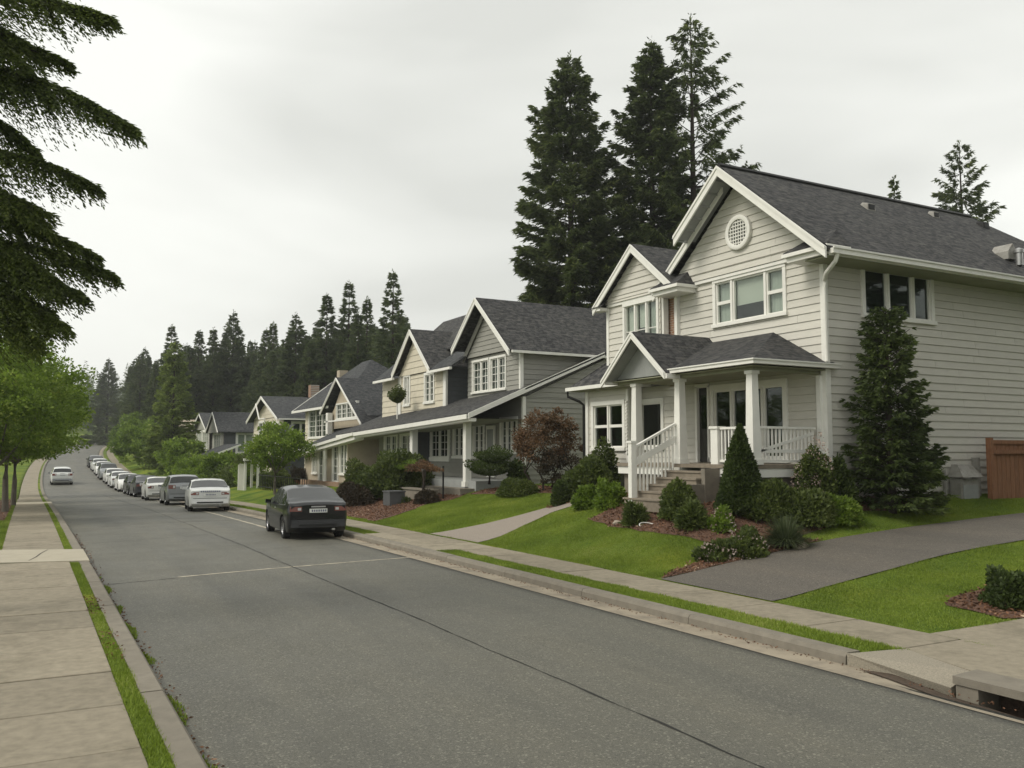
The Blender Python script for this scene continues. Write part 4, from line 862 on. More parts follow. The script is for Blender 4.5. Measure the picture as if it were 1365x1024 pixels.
for t in bands([(46.3,4.0),(54,3.9),(51.0,6.6)], [OP(48.3,52.0,4.5,5.35)], 3.9, 6.6): trap(m, FG, *t, -.1, 0, 0)
m.build('gable_wall', M['beige'], H3); window(H3, FG, 48.3, 52.0, 4.5, 5.35, cols=(1,1,1,1), rows=1, grid=(2,3), casing=.08, glass='glass_dark', blind=(('curtain',.5),('curtain',1.),('blind',1.),('curtain',1.)))
gable_front(H3, 16.0, 22, 50.9, 6.95, 4.6, 3.2, .62, 'shingle_b', bw=.14)
roof(H3, [(16.2,45.9,4.5),(22,45.9,4.5),(22,47.2,5.4),(16.2,47.2,5.4)], 'shingle_b', .04)
part(H3, 'balcony_rail', 'white', (16.0,16.06,47.2,53.4,4.32,4.4)); part(H3, 'chimney', 'white', (16.0,16.3,52.6,53.0,3.6,4.9))
part(H3, 'garden_wall', 'brick', (14.2,14.5,44.6,52,.3,.9))

# ---------------------------------------------------------------- houses farther down
H4 = thing('mansard_house', (16.7,56,.3), 'white-gridded house with tall dark hipped roof behind the A-shaped gable', 'house')
F4 = front(16.7)
wall(H4, F4, [(53.6,.2),(60,.2),(60,5.5),(53.6,5.5)], [OP(54.6,59.0,3.5,5.3)], M['cream'], .3, False)
window(H4, F4, 54.6, 59.0, 3.5, 5.3, cols=(1,1,1), rows=1, grid=(2,5), casing=.14, glass='glass_dark', blind=(('curtain',1.),('curtain',.5),('curtain',1.)))
roof(H4, [(16.2,53,5.4),(16.2,61.5,5.4),(18.6,60,7.4),(18.6,54.2,7.4)], 'shingle_b'); roof(H4, [(17.8,61.5,5.4),(16.2,61.5,5.4),(18.6,60,7.4)], 'shingle_b')
roof(H4, [(18.2,53.6,7.1),(18.2,60.3,7.1),(20,58,8.7),(20,56,8.7)], 'shingle_b'); roof(H4, [(18.2,53.6,7.1),(22,53.6,7.1),(20,56,8.7)], 'shingle_b'); roof(H4, [(16.2,53,5.4),(24,53,5.4),(22,54.2,7.4),(18.6,54.2,7.4)], 'shingle_b')
m = MB(); board(m, (16.15,53,5.36), (16.15,61.5,5.36), .15, (-.05,0,0)); board(m, (16.15,61.5,5.36), (18.55,60,7.4), .16, (-.05,0,0)); m.build('fascia', M['white'], H4)
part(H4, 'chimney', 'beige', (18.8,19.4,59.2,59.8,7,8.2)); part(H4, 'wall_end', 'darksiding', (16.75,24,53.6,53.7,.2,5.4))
H5 = thing('cream_cottage', (16.7,68,-.2), 'cream gabled cottage with slate roof rising behind the light green tree', 'house')
F5 = front(16.7); w5 = [(67.2,69.2,3.2,4.7), (71.6,73.8,3.2,4.9)]
wall(H5, F5, [(66,-.5),(75.8,-.5),(75.8,5.2),(66,5.2)], [OP(*q) for q in w5], M['cream'], .3, False)
wall(H5, F5, [(66.2,5.22),(75.6,5.22),(70.9,6.7)], [], M['cream'], .3, False, 'gable_wall', .03)
for q in w5: window(H5, F5, *q, cols=(1,1), rows=1, grid=(1,3), casing=.18, glass='glass_dark', blind=(('curtain',1.),('curtain',.6)))
wall(H5, side(66), [(16.75,-.5),(26,-.5),(26,5.3),(16.75,5.3)], [OP(17.4,18.6,3.3,4.7)], M['darksiding'], .3, False, 'end_wall'); window(H5, side(66), 17.4, 18.6, 3.3, 4.7, cols=(1,1), grid=(1,2), casing=.14, glass='glass_dark', blind=(('curtain',1.),('curtain',1.)))
gable_front(H5, 16.15, 26, 70.9, 7.0, 5.4, 5.2, .36, 'shingle_b', bw=.2); part(H5, 'gutter', 'white', (16.2,26,65.38,65.5,4.92,5.03))
roof(H5, [(15.0,62.6,3.2),(15.0,67,3.2),(16.72,67,4.5),(16.72,62.6,4.5)], 'shingle_b'); part(H5, 'chimney', 'brick', (20,20.7,70.5,71.2,6.6,8.0))
m = MB(); m.tube([(16.0,72.2,6.4),(15.9,70.4,5.1)], .06, 6); m.tube([(15.9,70.4,5.1),(15.9,68.6,5.1)], .05, 6); m.tube([(15.9,68.6,5.1),(16.0,69.2,3.9)], .05, 6); m.build('white_bracket', M['white'], H5)
H6 = thing('dark_house', (16.7,89,-.3), 'dark slate-sided house with white framed window beyond the light green tree', 'house')
wall(H6, side(89), [(16.75,-1),(26,-1),(26,4.6),(16.75,4.6)], [OP(18.05,19.5,2.55,4.3)], M['darksiding'], .3, False)
window(H6, side(89), 18.05, 19.5, 2.55, 4.3, cols=(1,1), rows=1, casing=.2, glass='glass', blind=(('curtain',1.),('blind',1.)))
F6 = front(16.7); wall(H6, F6, [(89,-1),(95,-1),(95,4.7),(89,4.7)], [OP(90.2,93.8,2.2,4.3)], M['greysiding'], .3, False); window(H6, F6, 90.2, 93.8, 2.2, 4.3, cols=(1,1,1), grid=(2,4), casing=.22, glass='glass', blind=(('curtain',1.),)*3)
roof(H6, [(16.1,88.5,4.55),(26,88.5,4.55),(26,91.6,6.6),(16.1,91.6,6.6)], 'shingle_b'); roof(H6, [(26,95.4,4.6),(16.1,95.4,4.6),(16.1,91.6,6.6),(26,91.6,6.6)], 'shingle_b')
m = MB(); m.prism([(16.2,88.7,4.5),(16.2,95.2,4.5),(16.2,91.6,6.45)], (.4,0,0)); m.build('gable_wall', M['greysiding'], H6)
m = MB(); board(m, (16.05,88.5,4.52), (16.05,91.6,6.57), .16, (-.05,0,0)); board(m, (16.05,95.4,4.57), (16.05,91.6,6.57), .16, (-.05,0,0)); m.build('bargeboard', M['white'], H6)
roof(H6, [(13.6,81,2.1),(13.6,88.8,2.1),(16.7,88.8,3.3),(16.7,81,3.3)], 'shingle_b'); m = MB(); board(m, (13.55,81,2.08), (13.55,88.8,2.08), .18, (-.06,0,0)); board(m, (13.6,80.95,2.08), (16.7,80.95,3.28), .18, (0,-.05,0)); m.build('porch_fascia', M['white'], H6)
for y in (81.4,88): part(H6, 'porch_post', 'white', (13.7,13.9,y-.1,y+.1,-.4,1.98))
part(H6, 'porch_back_wall', 'greysiding', (16.0,16.1,81.2,88.9,-.6,3.0))
H7 = thing('gridded_house', (16.7,97,-.2), 'small grey house with pointed gable over white lattice windows', 'house')
F7 = front(16.5)
wall(H7, F7, [(95.3,-1),(103.8,-1),(103.8,5.0),(95.3,5.0)], [OP(95.9,99.2,2.9,4.7), OP(100,103.2,2.9,4.7), OP(96.5,102.6,.3,2.3)], M['greysiding'], .3, False)
for q in ((95.9,99.2,2.9,4.7),(100,103.2,2.9,4.7),(96.5,102.6,.3,2.3)): window(H7, F7, *q, cols=(1,1,1), rows=1, grid=(2,4), casing=.25, glass='glass', blind=(('curtain',1.),('blind',1.),('curtain',1.)))
m = MB()
for t in bands([(95.4,5.02),(104,5.02),(99.8,6.6)], [], 5.02, 6.6): trap(m, F7, *t, -.1, .05, .05)
m.build('gable_wall', M['greysiding'], H7); gable_front(H7, 16.1, 24, 99.8, 6.85, 4.6, 4.5, .42, 'shingle_b', bw=.2)
H8 = thing('brown_cottage', (16.7,110,.2), 'low brown cottage with mossy roof, last house before the trees', 'house')
F8 = front(17.2)
wall(H8, F8, [(105,-.5),(119,-.5),(119,5.2),(105,5.2)], [OP(110,113,2.5,4.2)], M['beige'], .3, False); window(H8, F8, 110, 113, 2.5, 4.2, cols=(1,1), grid=(2,2), casing=.25, glass='glass_dark')
roof(H8, [(16.6,104,5.2),(16.6,120,5.4),(19.5,118.5,6.9),(19.5,104,6.7)], 'shingle_br'); roof(H8, [(16.6,104,5.2),(24,104,5.2),(24,104.2,6.7),(19.5,104.2,6.7)], 'shingle_br')
m = MB(); m.prism([(16.5,112.5,5.3),(16.5,118,5.3),(16.5,116.5,6.5),(16.5,114.5,6.6)], (2.5,0,0)); m.build('dormer', M['beige'], H8)
# ---------------------------------------------------------------- vegetation
def conifer_geo(seed, H, Rm, nb=150, base=.08, per_m=26, leaf=.42, lw=.13, power=.8, droop=.25, up=.25, fan=.34, sparse_top=False, ragged=.35, hang=.25, stubs=True):
    g = np.random.default_rng(seed); Ps = []; Ds = []; Ls = []; wood = MB()
    hs = np.sort(base+(1-base)*g.random(nb)**.80)
    nw = max(8, nb//4); lev = base+(1-base)*np.linspace(0, 1, nw)**.95
    for i, f in enumerate(hs):
        k_ = lev[np.argmin(np.abs(lev-f))]; f = min(.995, f+(k_-f)*.35)
        az = i*2.399+g.normal()*.35; rel = (1-f)/(1-base)
        env = Rm*min(1, (f-base+.10)*7+.35)
        ln = env*(rel**power)*(1-ragged*g.random())+.12
        if g.random() < .06: ln *= 1.18
        if g.random() < .08: ln *= .55
        dh = np.array([math.cos(az), math.sin(az), 0]); sh = np.array([-dh[1], dh[0], 0])
        sl = up*(1-rel)*1.6-droop*rel+g.normal()*.07
        n = max(8, int(ln*per_m*(1.15 if f < .5 else .95)*(.6 if sparse_top and f > .6 else 1)))
        per = 8; nt = max(4, n//per); tk = .12+.88*g.random(nt)**.75; sg = np.where(g.random(nt) < .5, -1, 1)
        tl_ = fan*ln*np.clip(1.15-tk, .10, 1)*np.clip(tk*4, .35, 1)*(.55+.75*g.random(nt))+leaf*.25
        td = dh*(.75+.25*g.random((nt, 1)))+sh*(sg*(.30+.45*g.random(nt)))[:, None]+g.normal(size=(nt, 3))*.08; td[:, 2] += -hang*.7+.12*sl; td = unit(td)
        u = np.tile((np.arange(per)+.3)/per, nt)*(.85+.3*g.random(nt*per)); tt = np.repeat(tk, per); T = np.repeat(td, per, 0); TL = np.repeat(tl_, per)
        base_p = dh*(ln*tt)[:, None]; base_p[:, 2] = f*H+sl*ln*tt+.44*ln*droop*(tt**3)
        P = base_p+T*(TL*u)[:, None]; P[:, 2] -= hang*.35*TL*u*u; P += g.normal(size=P.shape)*.035*leaf
        D = T+g.normal(size=P.shape)*.30; D[:, 2] -= .12+.25*hang*g.random(len(P))
        Ps.append(P); Ds.append(unit(D)); Ls.append(leaf*(.55+.7*g.random(len(P)))*(.75+.35*rel))
        if stubs: wood.tube([(0,0,f*H), tuple(dh*ln*.5+np.array([0,0,f*H+sl*ln*.5+.02])), tuple(dh*ln*.93+np.array([0,0,f*H+sl*ln*.93+.3*ln*droop*.9]))], max(.012, .012*ln), 4, .006)
    # leader
    n = int(H*.8)+20; hh = H*(.93+.085*g.random(n)); P = g.normal(size=(n, 3))*.05; P[:, 2] = hh; D = g.normal(size=(n, 3))*.5; D[:, 2] = np.abs(D[:, 2])+.3
    Ps.append(P); Ds.append(unit(D)); Ls.append(leaf*.6*np.ones(n))
    P = np.concatenate(Ps); D = np.concatenate(Ds); L = np.concatenate(Ls)
    V, F = leaf_quads(P, D, L, lw*(.7+.6*g.random(len(P))), g)
    r0 = .011*H+.05; wood.tube([(0,0,-.6), (0,0,H*.3), (0,0,H*.65), (0,0,H*1.0)], [r0*1.15, r0*.8, r0*.45, .015], 9)
    return V, F, wood
def plant(name, V, F, leafm, wood, woodm, loc, label, cat, group=None, rot=0, sc=1, trunkname='trunk', crown='crown'):
    root = bpy.data.objects.new(name, None); link(root); root.empty_display_size = .2; WL[root] = np.zeros(3)
    npmesh(crown, V, F, M[leafm], root)
    if wood is not None and wood.v: wood.build(trunkname, M[woodm], root, True)
    root.location = loc; root.rotation_euler = (0, 0, rot); root.scale = (sc,)*3 if not isinstance(sc, tuple) else sc
    return tag(root, label, cat, group)
def plant_copy(src, loc, label, group=None, rot=0, sc=1):
    c = copy_tree(src); c.location = loc; c.rotation_euler = (0, 0, rot); c.scale = (sc,)*3 if not isinstance(sc, tuple) else sc
    c['label'] = label
    if group: c['group'] = group
    return c

# big firs behind the houses
V, F, w = conifer_geo(11, 24.8, 5.5, 400, .06, 160, .42, .085, .66, .24, .34, .38, ragged=.48)
plant('fir_tree', V, F, 'fir', w, 'bark', (26.9,42,gz(26.9,42)-.5), 'tall full dark fir behind the grey house, left of the tall pair', 'tree')
V, F, w = conifer_geo(12, 25.2, 5.2, 380, .06, 155, .42, .085, .70, .26, .34, .38, ragged=.5)
plant('fir_tree', V, F, 'fir', w, 'bark', (30.6,39.2,gz(30.6,39)-.5), 'middle dark fir close against the tallest one', 'tree')
V, F, w = conifer_geo(13, 26.6, 7.4, 220, .06, 125, .42, .075, .70, .06, .40, .18, sparse_top=True, ragged=.38, hang=.60)
plant('fir_tree', V, F, 'fir', w, 'bark', (32.6,38,gz(32,38)-.5), 'tallest fir with sparse upswept boughs above the nearest gable', 'tree')
V, F, w = conifer_geo(14, 21.8, 5.8, 150, .1, 90, .45, .08, .75, .12, .45, .22, ragged=.5, hang=.35)
plant('fir_tree', V, F, 'fir', w, 'bark', (56,37.4,gz(56,37)-.6), 'ragged dark fir rising behind the long roof at the right', 'tree')
V, F, w = conifer_geo(15, 23, 2.6, 130, .1, 30, .55, .13, .9, .2, .3, .3)
small = plant('fir_tree', V, F, 'fir', w, 'bark', (57.2,43.6,gz(57,43)-.5), 'tiny pointed fir tip above the middle of the long roof', 'tree', sc=(.75,.75,.92))
V, F, w = conifer_geo(16, 24, 4.6, 200, .08, 80, .45, .12, .7, .2, .3, .34)
plant('fir_tree', V, F, 'fir', w, 'bark', (37.2,38.5,gz(37,38)-.5), 'dark fir half hidden behind the nearest ridge', 'tree', sc=.78)

# hillside forest: four shapes shared by many trees
protos = []
for s, (H, Rm, nb, pw, sp) in enumerate(((20,4.9,270,.92,False),(20,4.1,250,.95,False),(20,4.6,250,1.05,False),(20,5.6,280,.86,False),(20,3.5,230,1.05,False))):
    V, F, w = conifer_geo(30+s, H, Rm, nb, .05, 80, .50, .10, pw, .26, .22, .34, sparse_top=sp, ragged=.36)
    protos.append((V, F, w))
FOREST = [(29.7, 77.5, 19.3, 2, 'tall slim fir right of the forest, nearest the cream gable'), (29.6, 84.5, 17.8, 4, 'thin spiky fir just left of the tall slim one'), (30.2, 92.1, 20.6, 2, 'sparse tallest fir with open crown in the right group'), (27.5, 81.0, 15.7, 1, 'low dense fir under the sparse tallest one'), (28.1, 93.3, 19.2, 0, 'full pointed fir above the mansard roof'), (26.5, 99.9, 17.7, 3, 'broad dark fir above the cream cottage roof'), (26.6, 111.2, 17.7, 4, 'slim fir left of the broad one above the cottage'), (26.1, 112.7, 17.0, 1, 'dark fir standing over the dark house roof'), (24.4, 125.0, 20.3, 3, 'widest fir of the left forest group'), (21.8, 125.3, 17.8, 1, 'pointed fir left of the widest fir'), (20.8, 130.5, 17.9, 0, 'fir at left of the forest beside the open-crowned one'), (17.6, 134.5, 18.8, 2, 'open-crowned fir standing out left of the forest'), (19.9, 217.9, 18.4, 1, 'hazy far fir at the left end of the hill'), (16.7, 236.8, 21.7, 3, 'farthest left dark fir above the road bend')]
FILL = [(10.3,134.0,13.1,3),(11.5,142.3,14.3,3),(13.7,165.5,16.5,0),(16.5,193.3,18.6,0),(12.5,136.8,14.6,1),(14.5,161.7,14.2,3),(17.8,197.0,19.2,1),(14.3,155.4,13.7,1),(18.1,187.6,18.0,3),(14.3,139.3,11.9,1),(16.6,163.9,17.3,3),(18.1,180.3,17.0,3),(13.7,133.0,12.7,3),(19.1,181.6,19.2,3),(13.3,123.0,11.8,3),(17.8,155.2,13.4,0),(19.1,175.6,17.2,0),(15.4,133.2,13.5,1),(18.4,151.9,13.7,3),(22.0,188.8,17.2,0),(16.1,126.9,12.1,0),(18.5,150.1,16.1,1),(17.0,130.6,14.4,0),(23.3,180.6,17.8,1),(16.2,123.3,13.9,1),(17.3,128.2,13.7,1),(21.5,156.7,15.7,3),(17.9,123.6,13.2,3),(22.2,154.6,17.7,3),(18.1,125.1,12.0,0),(19.2,127.6,15.3,0),(22.5,152.9,17.7,3),(18.7,123.0,11.1,1),(20.8,133.2,16.1,3),(23.7,155.7,16.3,1),(19.6,123.9,12.3,3),(21.6,138.7,13.6,3),(25.1,153.8,15.9,3),(21.0,125.5,12.7,1),(23.6,139.7,14.2,0),(26.6,163.7,16.8,0),(22.0,125.5,12.6,0),(22.2,130.2,14.4,3),(21.7,123.6,14.5,3),(22.8,125.9,15.2,3),(27.0,153.9,18.6,0),(22.5,124.1,12.6,0),(23.7,129.3,14.7,0),(27.8,148.5,19.1,0),(29.6,158.0,17.7,3),(24.5,124.9,14.0,3),(24.8,126.6,13.6,0),(29.5,148.1,18.2,0),(26.8,130.3,15.5,0),(31.8,156.4,19.1,1),(26.5,124.9,13.9,3),(26.3,124.6,14.3,0),(35.1,163.8,20.0,1),(26.1,119.2,11.7,3),(28.0,128.0,15.0,0),(32.8,149.9,18.6,3),(26.1,114.8,15.3,0),(26.1,109.3,14.0,0),(34.6,145.9,17.9,0),(26.0,108.5,13.9,0),(30.8,127.7,17.2,3),(37.8,154.5,18.0,0),(26.7,107.6,11.8,0),(33.4,133.2,16.7,3),(36.5,146.2,17.7,3),(26.6,102.0,13.0,0),(32.3,124.5,17.6,0),(40.1,155.8,18.9,3),(28.5,107.7,11.8,1),(39.2,149.2,20.5,1),(28.3,103.4,13.7,3),(34.4,126.5,15.5,0),(40.7,149.3,18.4,0),(28.6,103.7,14.5,0),(32.8,116.8,17.0,1),(39.5,141.7,18.4,1),(26.4,94.0,13.9,0),(43.0,149.2,21.3,1),(34.0,116.6,16.4,3),(42.7,146.3,20.9,1),(34.9,117.0,16.5,3),(46.0,154.6,19.6,1),(32.0,104.1,12.5,0),(37.8,122.0,16.4,0),(44.3,144.9,21.2,3),(28.5,90.8,12.3,1),(40.7,129.4,19.1,0),(46.1,146.8,19.6,1),(29.1,91.0,13.8,0),(46.8,145.8,19.8,0),(28.8,88.2,11.9,3),(42.0,127.4,17.7,3),(48.6,147.2,21.8,0),(32.9,97.9,13.4,0),(41.4,124.7,17.9,0),(46.8,141.2,20.2,3),(31.9,94.0,12.6,1),(49.8,143.9,18.8,3),(33.6,96.6,14.2,1),(39.7,113.0,18.4,0),(34.8,98.2,15.5,0),(42.4,118.6,19.0,3),(34.6,94.7,15.4,0),(40.9,113.4,17.6,0),(51.1,141.9,21.0,1),(35.8,97.1,13.2,0),(46.2,123.5,18.6,0),(53.6,144.2,20.0,0),(37.4,98.6,13.4,3),(44.2,115.8,17.4,3),(53.9,142.1,19.9,0),(38.7,101.2,15.8,3),(41.8,107.6,17.8,0),(55.6,144.2,19.9,0),(34.5,87.9,14.3,0),(43.8,110.6,17.5,0),(57.8,147.1,23.1,0),(41.2,102.5,17.0,0),(45.4,113.1,18.6,0),(58.6,146.9,23.2,1)]
done = {}
def forest_tree(x, y, h, k, label, group):
    z = gz(x, y)-.5
    if k not in done:
        V, F, w = protos[k]; o = plant('fir_tree', V, F, 'fir_far', w, 'bark', (x, y, z), label, 'tree', group, rot=x, sc=h/20); done[k] = o
    else: o = plant_copy(done[k], (x, y, z), label, group, rot=x*1.7+y, sc=(h/20*(.9+.25*((x*7.3+y) % 1)), h/20*(.9+.25*((x*7.3+y) % 1)), h/20))
    return o
for f in FOREST: forest_tree(*f, 'forest on the slope behind the houses')
for (x, y, h, k) in FILL:
    if x-float(cx(y)) > 13.5: forest_tree(x, y, h, k, 'dark fir in the dense stand filling the forested slope', 'firs filling the forest slope')
# the wooded hill beyond: too far to tell its trees apart, one mass
hf = np.random.default_rng(17); fp, fd, fl = [], [], []
sx = np.concatenate([hf.uniform(-120, 150, 420), hf.uniform(36, 120, 110), hf.uniform(-70, -9, 110)]); sy = np.concatenate([hf.uniform(312, 440, 420), hf.uniform(150, 310, 110), hf.uniform(140, 310, 110)])
sx[420:] += cx(sy[420:])*.9; hh = np.concatenate([hf.uniform(11, 18, 420), hf.uniform(12, 17, 110), hf.uniform(9, 14, 110)]); sz = ground(sx, sy)
for x, y, z, h in zip(sx, sy, sz, hh):
    n = 170; f = hf.random(n)**.9; a = hf.random(n)*6.283; r = (1-f)**.8*h*.19*(.35+.65*hf.random(n)); fp.append(np.stack([x+np.cos(a)*r, y+np.sin(a)*r, z+h*(.04+.96*f)], 1)); fd.append(np.stack([np.cos(a), np.sin(a), -.35+.5*f], 1)); fl.append((1.5*(1-f)+.55)*(h/14))
P = np.concatenate(fp); D = unit(np.concatenate(fd)+hf.normal(size=P.shape)*.25); L = np.concatenate(fl); V, F = leaf_quads(P, D, L, L*.42, hf)
tag(npmesh('far_forest', V, F, M['fir_far']), 'misty fir forest covering the far hill beyond the road', 'forest', kind='stuff')
V, F, w = conifer_geo(41, 13.5, 3.1, 230, .03, 95, .36, .10, .66, .18, .3, .36, ragged=.35)
plant('spruce_tree', V, F, 'spruce_light', w, 'bark', (12.4,92,gz(12.4,92)-.3), 'green spruce standing behind the row of parked cars', 'tree')

# spruce against the side wall of the nearest house
V, F, w = conifer_geo(42, 4.75, 1.0, 260, .0, 200, .14, .042, .48, .05, .55, .42, ragged=.40, hang=.2)
plant('spruce_tree', V, F, 'spruce', w, 'bark', (17.7,13.85,gz(17.7,13.85)-.05), 'young green spruce against the side wall of the nearest house', 'tree')
V, F, w = conifer_geo(43, 2.1, .85, 120, .0, 190, .13, .04, .45, .05, .55, .45, ragged=.40, hang=.2)
plant('spruce_tree', V, F, 'spruce', w, 'bark', (18.55,13.95,gz(18.55,13.95)-.05), 'low spruce spreading at the foot of the wall spruce', 'tree')

# hemlock boughs reaching in from the left
hem = np.random.default_rng(77); Ps, Ds, Ls = [], [], []; wood = MB()
TR = np.array([-1.45, 15.2, 0.])
def bough(z0, tip, wdt, n, sag=.25, seed=0):
    a = np.array([TR[0], TR[1], z0]); b = np.array(tip, float); L = np.linalg.norm(b-a); d = (b-a)/L
    s = np.cross(d, [0,0,1]); s /= np.linalg.norm(s)
    per = 26; nt = max(10, n//per*2); tk = .05+.95*hem.random(nt)**.85; sg = np.where(hem.random(nt) < .5, -1, 1)
    tl_ = 1.25*wdt*np.clip(1.08-tk, .10, 1)**.7*np.clip(tk*5, .4, 1)*(.5+.8*hem.random(nt))
    td = d*(.8+.3*hem.random((nt, 1)))+s*(sg*(.25+.6*hem.random(nt)))[:, None]+hem.normal(size=(nt, 3))*.10; td[:, 2] -= .15+.35*hem.random(nt); td = unit(td)
    u = np.tile((np.arange(per)+.2)/per, nt); tt = np.repeat(tk, per); T = np.repeat(td, per, 0); TL = np.repeat(tl_, per)
    P = a+d*(L*tt)[:, None]; P[:, 2] += sag*np.sin(np.pi*tt); P = P+T*(TL*u)[:, None]; P[:, 2] -= .75*TL*u*u
    sd_ = np.cross(T, [0,0,1]); sd_ /= np.linalg.norm(sd_, axis=1, keepdims=True); P += hem.normal(size=P.shape)*.012
    D = T+sd_*(np.where(np.arange(len(u)) % 2, 1, -1)*(.5+.4*hem.random(len(u))))[:, None]+hem.normal(size=P.shape)*.18; D[:, 2] -= .30*hem.random(len(u))+.25*u
    Ps.append(P); Ds.append(unit(D)); Ls.append((.06+.08*hem.random(len(u)))*(1.1-.4*u))
    wood.tube([tuple(a), tuple(a+d*L*.5+np.array([0,0,sag*.9])), tuple(a+d*L*.97+np.array([0,0,.02]))], .035, 5, .008)
for z0, tip, wd, n in ((8.95,(.84,13.84,8.72),.62,3400),(8.3,(.30,14.4,8.15),.5,1700),(8.15,(1.17,13.8,7.12),.72,4300),(7.7,(.1,14.3,7.55),.5,1700),(6.75,(.76,14.1,6.22),.62,3200),(6.0,(.15,14.2,5.75),.5,1600),(5.75,(.78,14.2,5.22),.66,3200),(5.35,(.98,14.1,4.95),.66,3200),(4.95,(.55,14.0,4.62),.75,3000),(4.7,(.2,14.3,4.35),.7,2400),(9.6,(.6,14.2,9.6),.7,2500),
                        (8.6,(-.2,14.3,7.9),.5,1800),(6.4,(.1,14.2,5.6),.55,2000),(5.6,(.3,14.1,4.75),.7,2600),(5.0,(.15,14.3,4.2),.75,2600),(4.6,(.35,14.0,4.15),.75,2600),(4.4,(.05,14.1,3.9),.7,2400),(5.2,(.25,15.0,4.8),.7,2400),(6.2,(.0,15.2,5.9),.7,2200),(7.4,(-.1,15.2,7.0),.7,2000),(8.6,(-.1,15.1,8.5),.7,2000)): bough(z0, tip, wd, n)
for k in range(70):
    az = hem.uniform(.2, 5.2)+math.pi*.35; z0 = hem.uniform(4.3, 15); ln = (2.6*(1-(z0-4)/13)+.4)
    tip = TR+np.array([math.cos(az)*ln, math.sin(az)*ln, z0-.4])
    if tip[0] > -.9 and tip[1] < 16: continue
    bough(z0, tip, .6, 500)
P = np.concatenate(Ps)-TR; D = np.concatenate(Ds); L = np.concatenate(Ls); V, F = leaf_quads(P, D, L, .018+.014*hem.random(len(P)), hem)
w2 = MB(); w2.v = [(x-TR[0], y-TR[1], z) for x, y, z in wood.v]; w2.f = wood.f; w2.tube([(0,0,0),(0,0,6),(0,0,12),(0,0,16.5)], [.24,.19,.1,.02], 10)
plant('hemlock_tree', V, F, 'hemlock', w2, 'bark', (TR[0], TR[1], .1), 'near hemlock whose dark drooping boughs hang in from the upper left', 'tree')

# unseen firs added beyond the right edge to shade the near side wall
for i, (x, y, h) in enumerate(((17.5,2.2,13),(21,1.2,15),(24.8,2.6,14),(28.5,1.5,16),(32,3,14),(23,-2.5,16))):
    plant_copy(done[(3,0,3,1,3,0)[i]], (x, y, gz(x, y)-.3), ('broad unseen fir nearest the road, added to shade the side wall','second unseen fir from the road, added to shade the side wall','third unseen fir from the road, added to shade the side wall','fourth unseen fir from the road, added to shade the side wall','fifth unseen fir from the road, added to shade the side wall','hindmost unseen fir added to shade the side wall')[i], 'unseen firs added to shade the side wall', i*1.3, (h/20*1.15, h/20*1.15, h/20))
# broadleaf crowns: leaves in clumps through the volume, limbs under them
def broad_geo(seed, H, rx, ry, zc, rzr, n_cl, per, leaf, lw=.7, trunk_h=1.6, tr=.09, gap=.0, stems=1, shell=.35, flat=.3, upb=.35, csz=.28):
    g = np.random.default_rng(seed); C = unit(g.normal(size=(n_cl, 3)))*((shell+(1-shell)*g.random((n_cl, 1)))**.6)
    C *= (1+.18*np.sin(C[:, :1]*5+seed)+.12*np.sin(C[:, 1:2]*7))
    C[:, 2] = np.where(C[:, 2] < -.55, -.55+(C[:, 2]+.55)*.3, C[:, 2])
    C = C*[rx, ry, rzr]+[0, 0, zc]
    R0 = csz*(rx+ry+rzr)/3*(.6+.8*g.random(n_cl))
    idx = np.repeat(np.arange(n_cl), per); n = len(idx)
    o = unit(g.normal(size=(n, 3)))*(g.random((n, 1))**.5); o[:, 2] *= .62
    P = C[idx]+o*R0[idx][:, None]; D = unit(o*.6+g.normal(size=(n, 3))*.55+[0, 0, upb-.2]+unit(C[idx]-[0, 0, zc])*.4)
    L = leaf*(.6+.8*g.random(n)); V, F = leaf_quads(P, D, L, L*lw, g)
    wood = MB()
    for s in range(stems):
        bx, by = (g.normal()*.08*stems*(stems > 1), g.normal()*.08*stems*(stems > 1)); wood.tube([(bx,by,-.15), (bx*1.4+g.normal()*.03,by*1.4+g.normal()*.03,trunk_h*.6), (bx*2,by*2,trunk_h)], [tr*1.25,tr,tr*.8], 8)
        for k in range(9 if stems == 1 else 5):
            c = C[g.integers(0, n_cl)]; mid = np.array([bx*2, by*2, trunk_h])*.5+c*.5+[0, 0, -.1*rzr]
            wood.tube([(bx*2,by*2,trunk_h-.05), tuple(mid), tuple(c)], [tr*.55,tr*.32,tr*.12], 5)
    return V, F, wood
V, F, w = broad_geo(51, 7.4, 2.7, 2.7, 4.75, 2.7, 120, 230, .135, .62, 2.3, .11)
st = plant('street_tree', V, F, 'maple', w, 'bark_grey', (-.75,43.5,-.05), 'leafy green street tree overhanging the road on the left', 'tree')
st['group'] = 'street trees on the left verge'
for x, y, r, s, lb in ((-1.0,37.4,1.2,(.92,.92,.88),'leafy green street tree nearest the viewer on the left verge'),(-.55,51,2.6,1.0,'second street tree behind the overhanging one, thin trunk by the pavement'),(-1.1,59,4.1,1.05,'street tree farther along the left verge beyond the crossing slab'),(-2.6,47.5,5.,1.0,'street tree set back from the pavement on the left'),(-.7,70,.7,1.02,'last street tree of the left row near the moving car')):
    plant_copy(st, (x, y, gz(x, y)-.1), lb, 'street trees on the left verge', r, s)
V, F, w = broad_geo(52, 3.6, 1.75, 1.75, 2.65, 1.35, 70, 130, .15, .6, 1.25, .075, csz=.30)
plant('young_maple', V, F, 'bright', w, 'bark_grey', (11.9,48.6,gz(11.9,48.6)-.05), 'light green young tree beyond the black car', 'tree')
V, F, w = broad_geo(53, 2.9, 1.2, 1.2, 1.8, .95, 75, 120, .085, .6, .7, .035, stems=4, csz=.26)
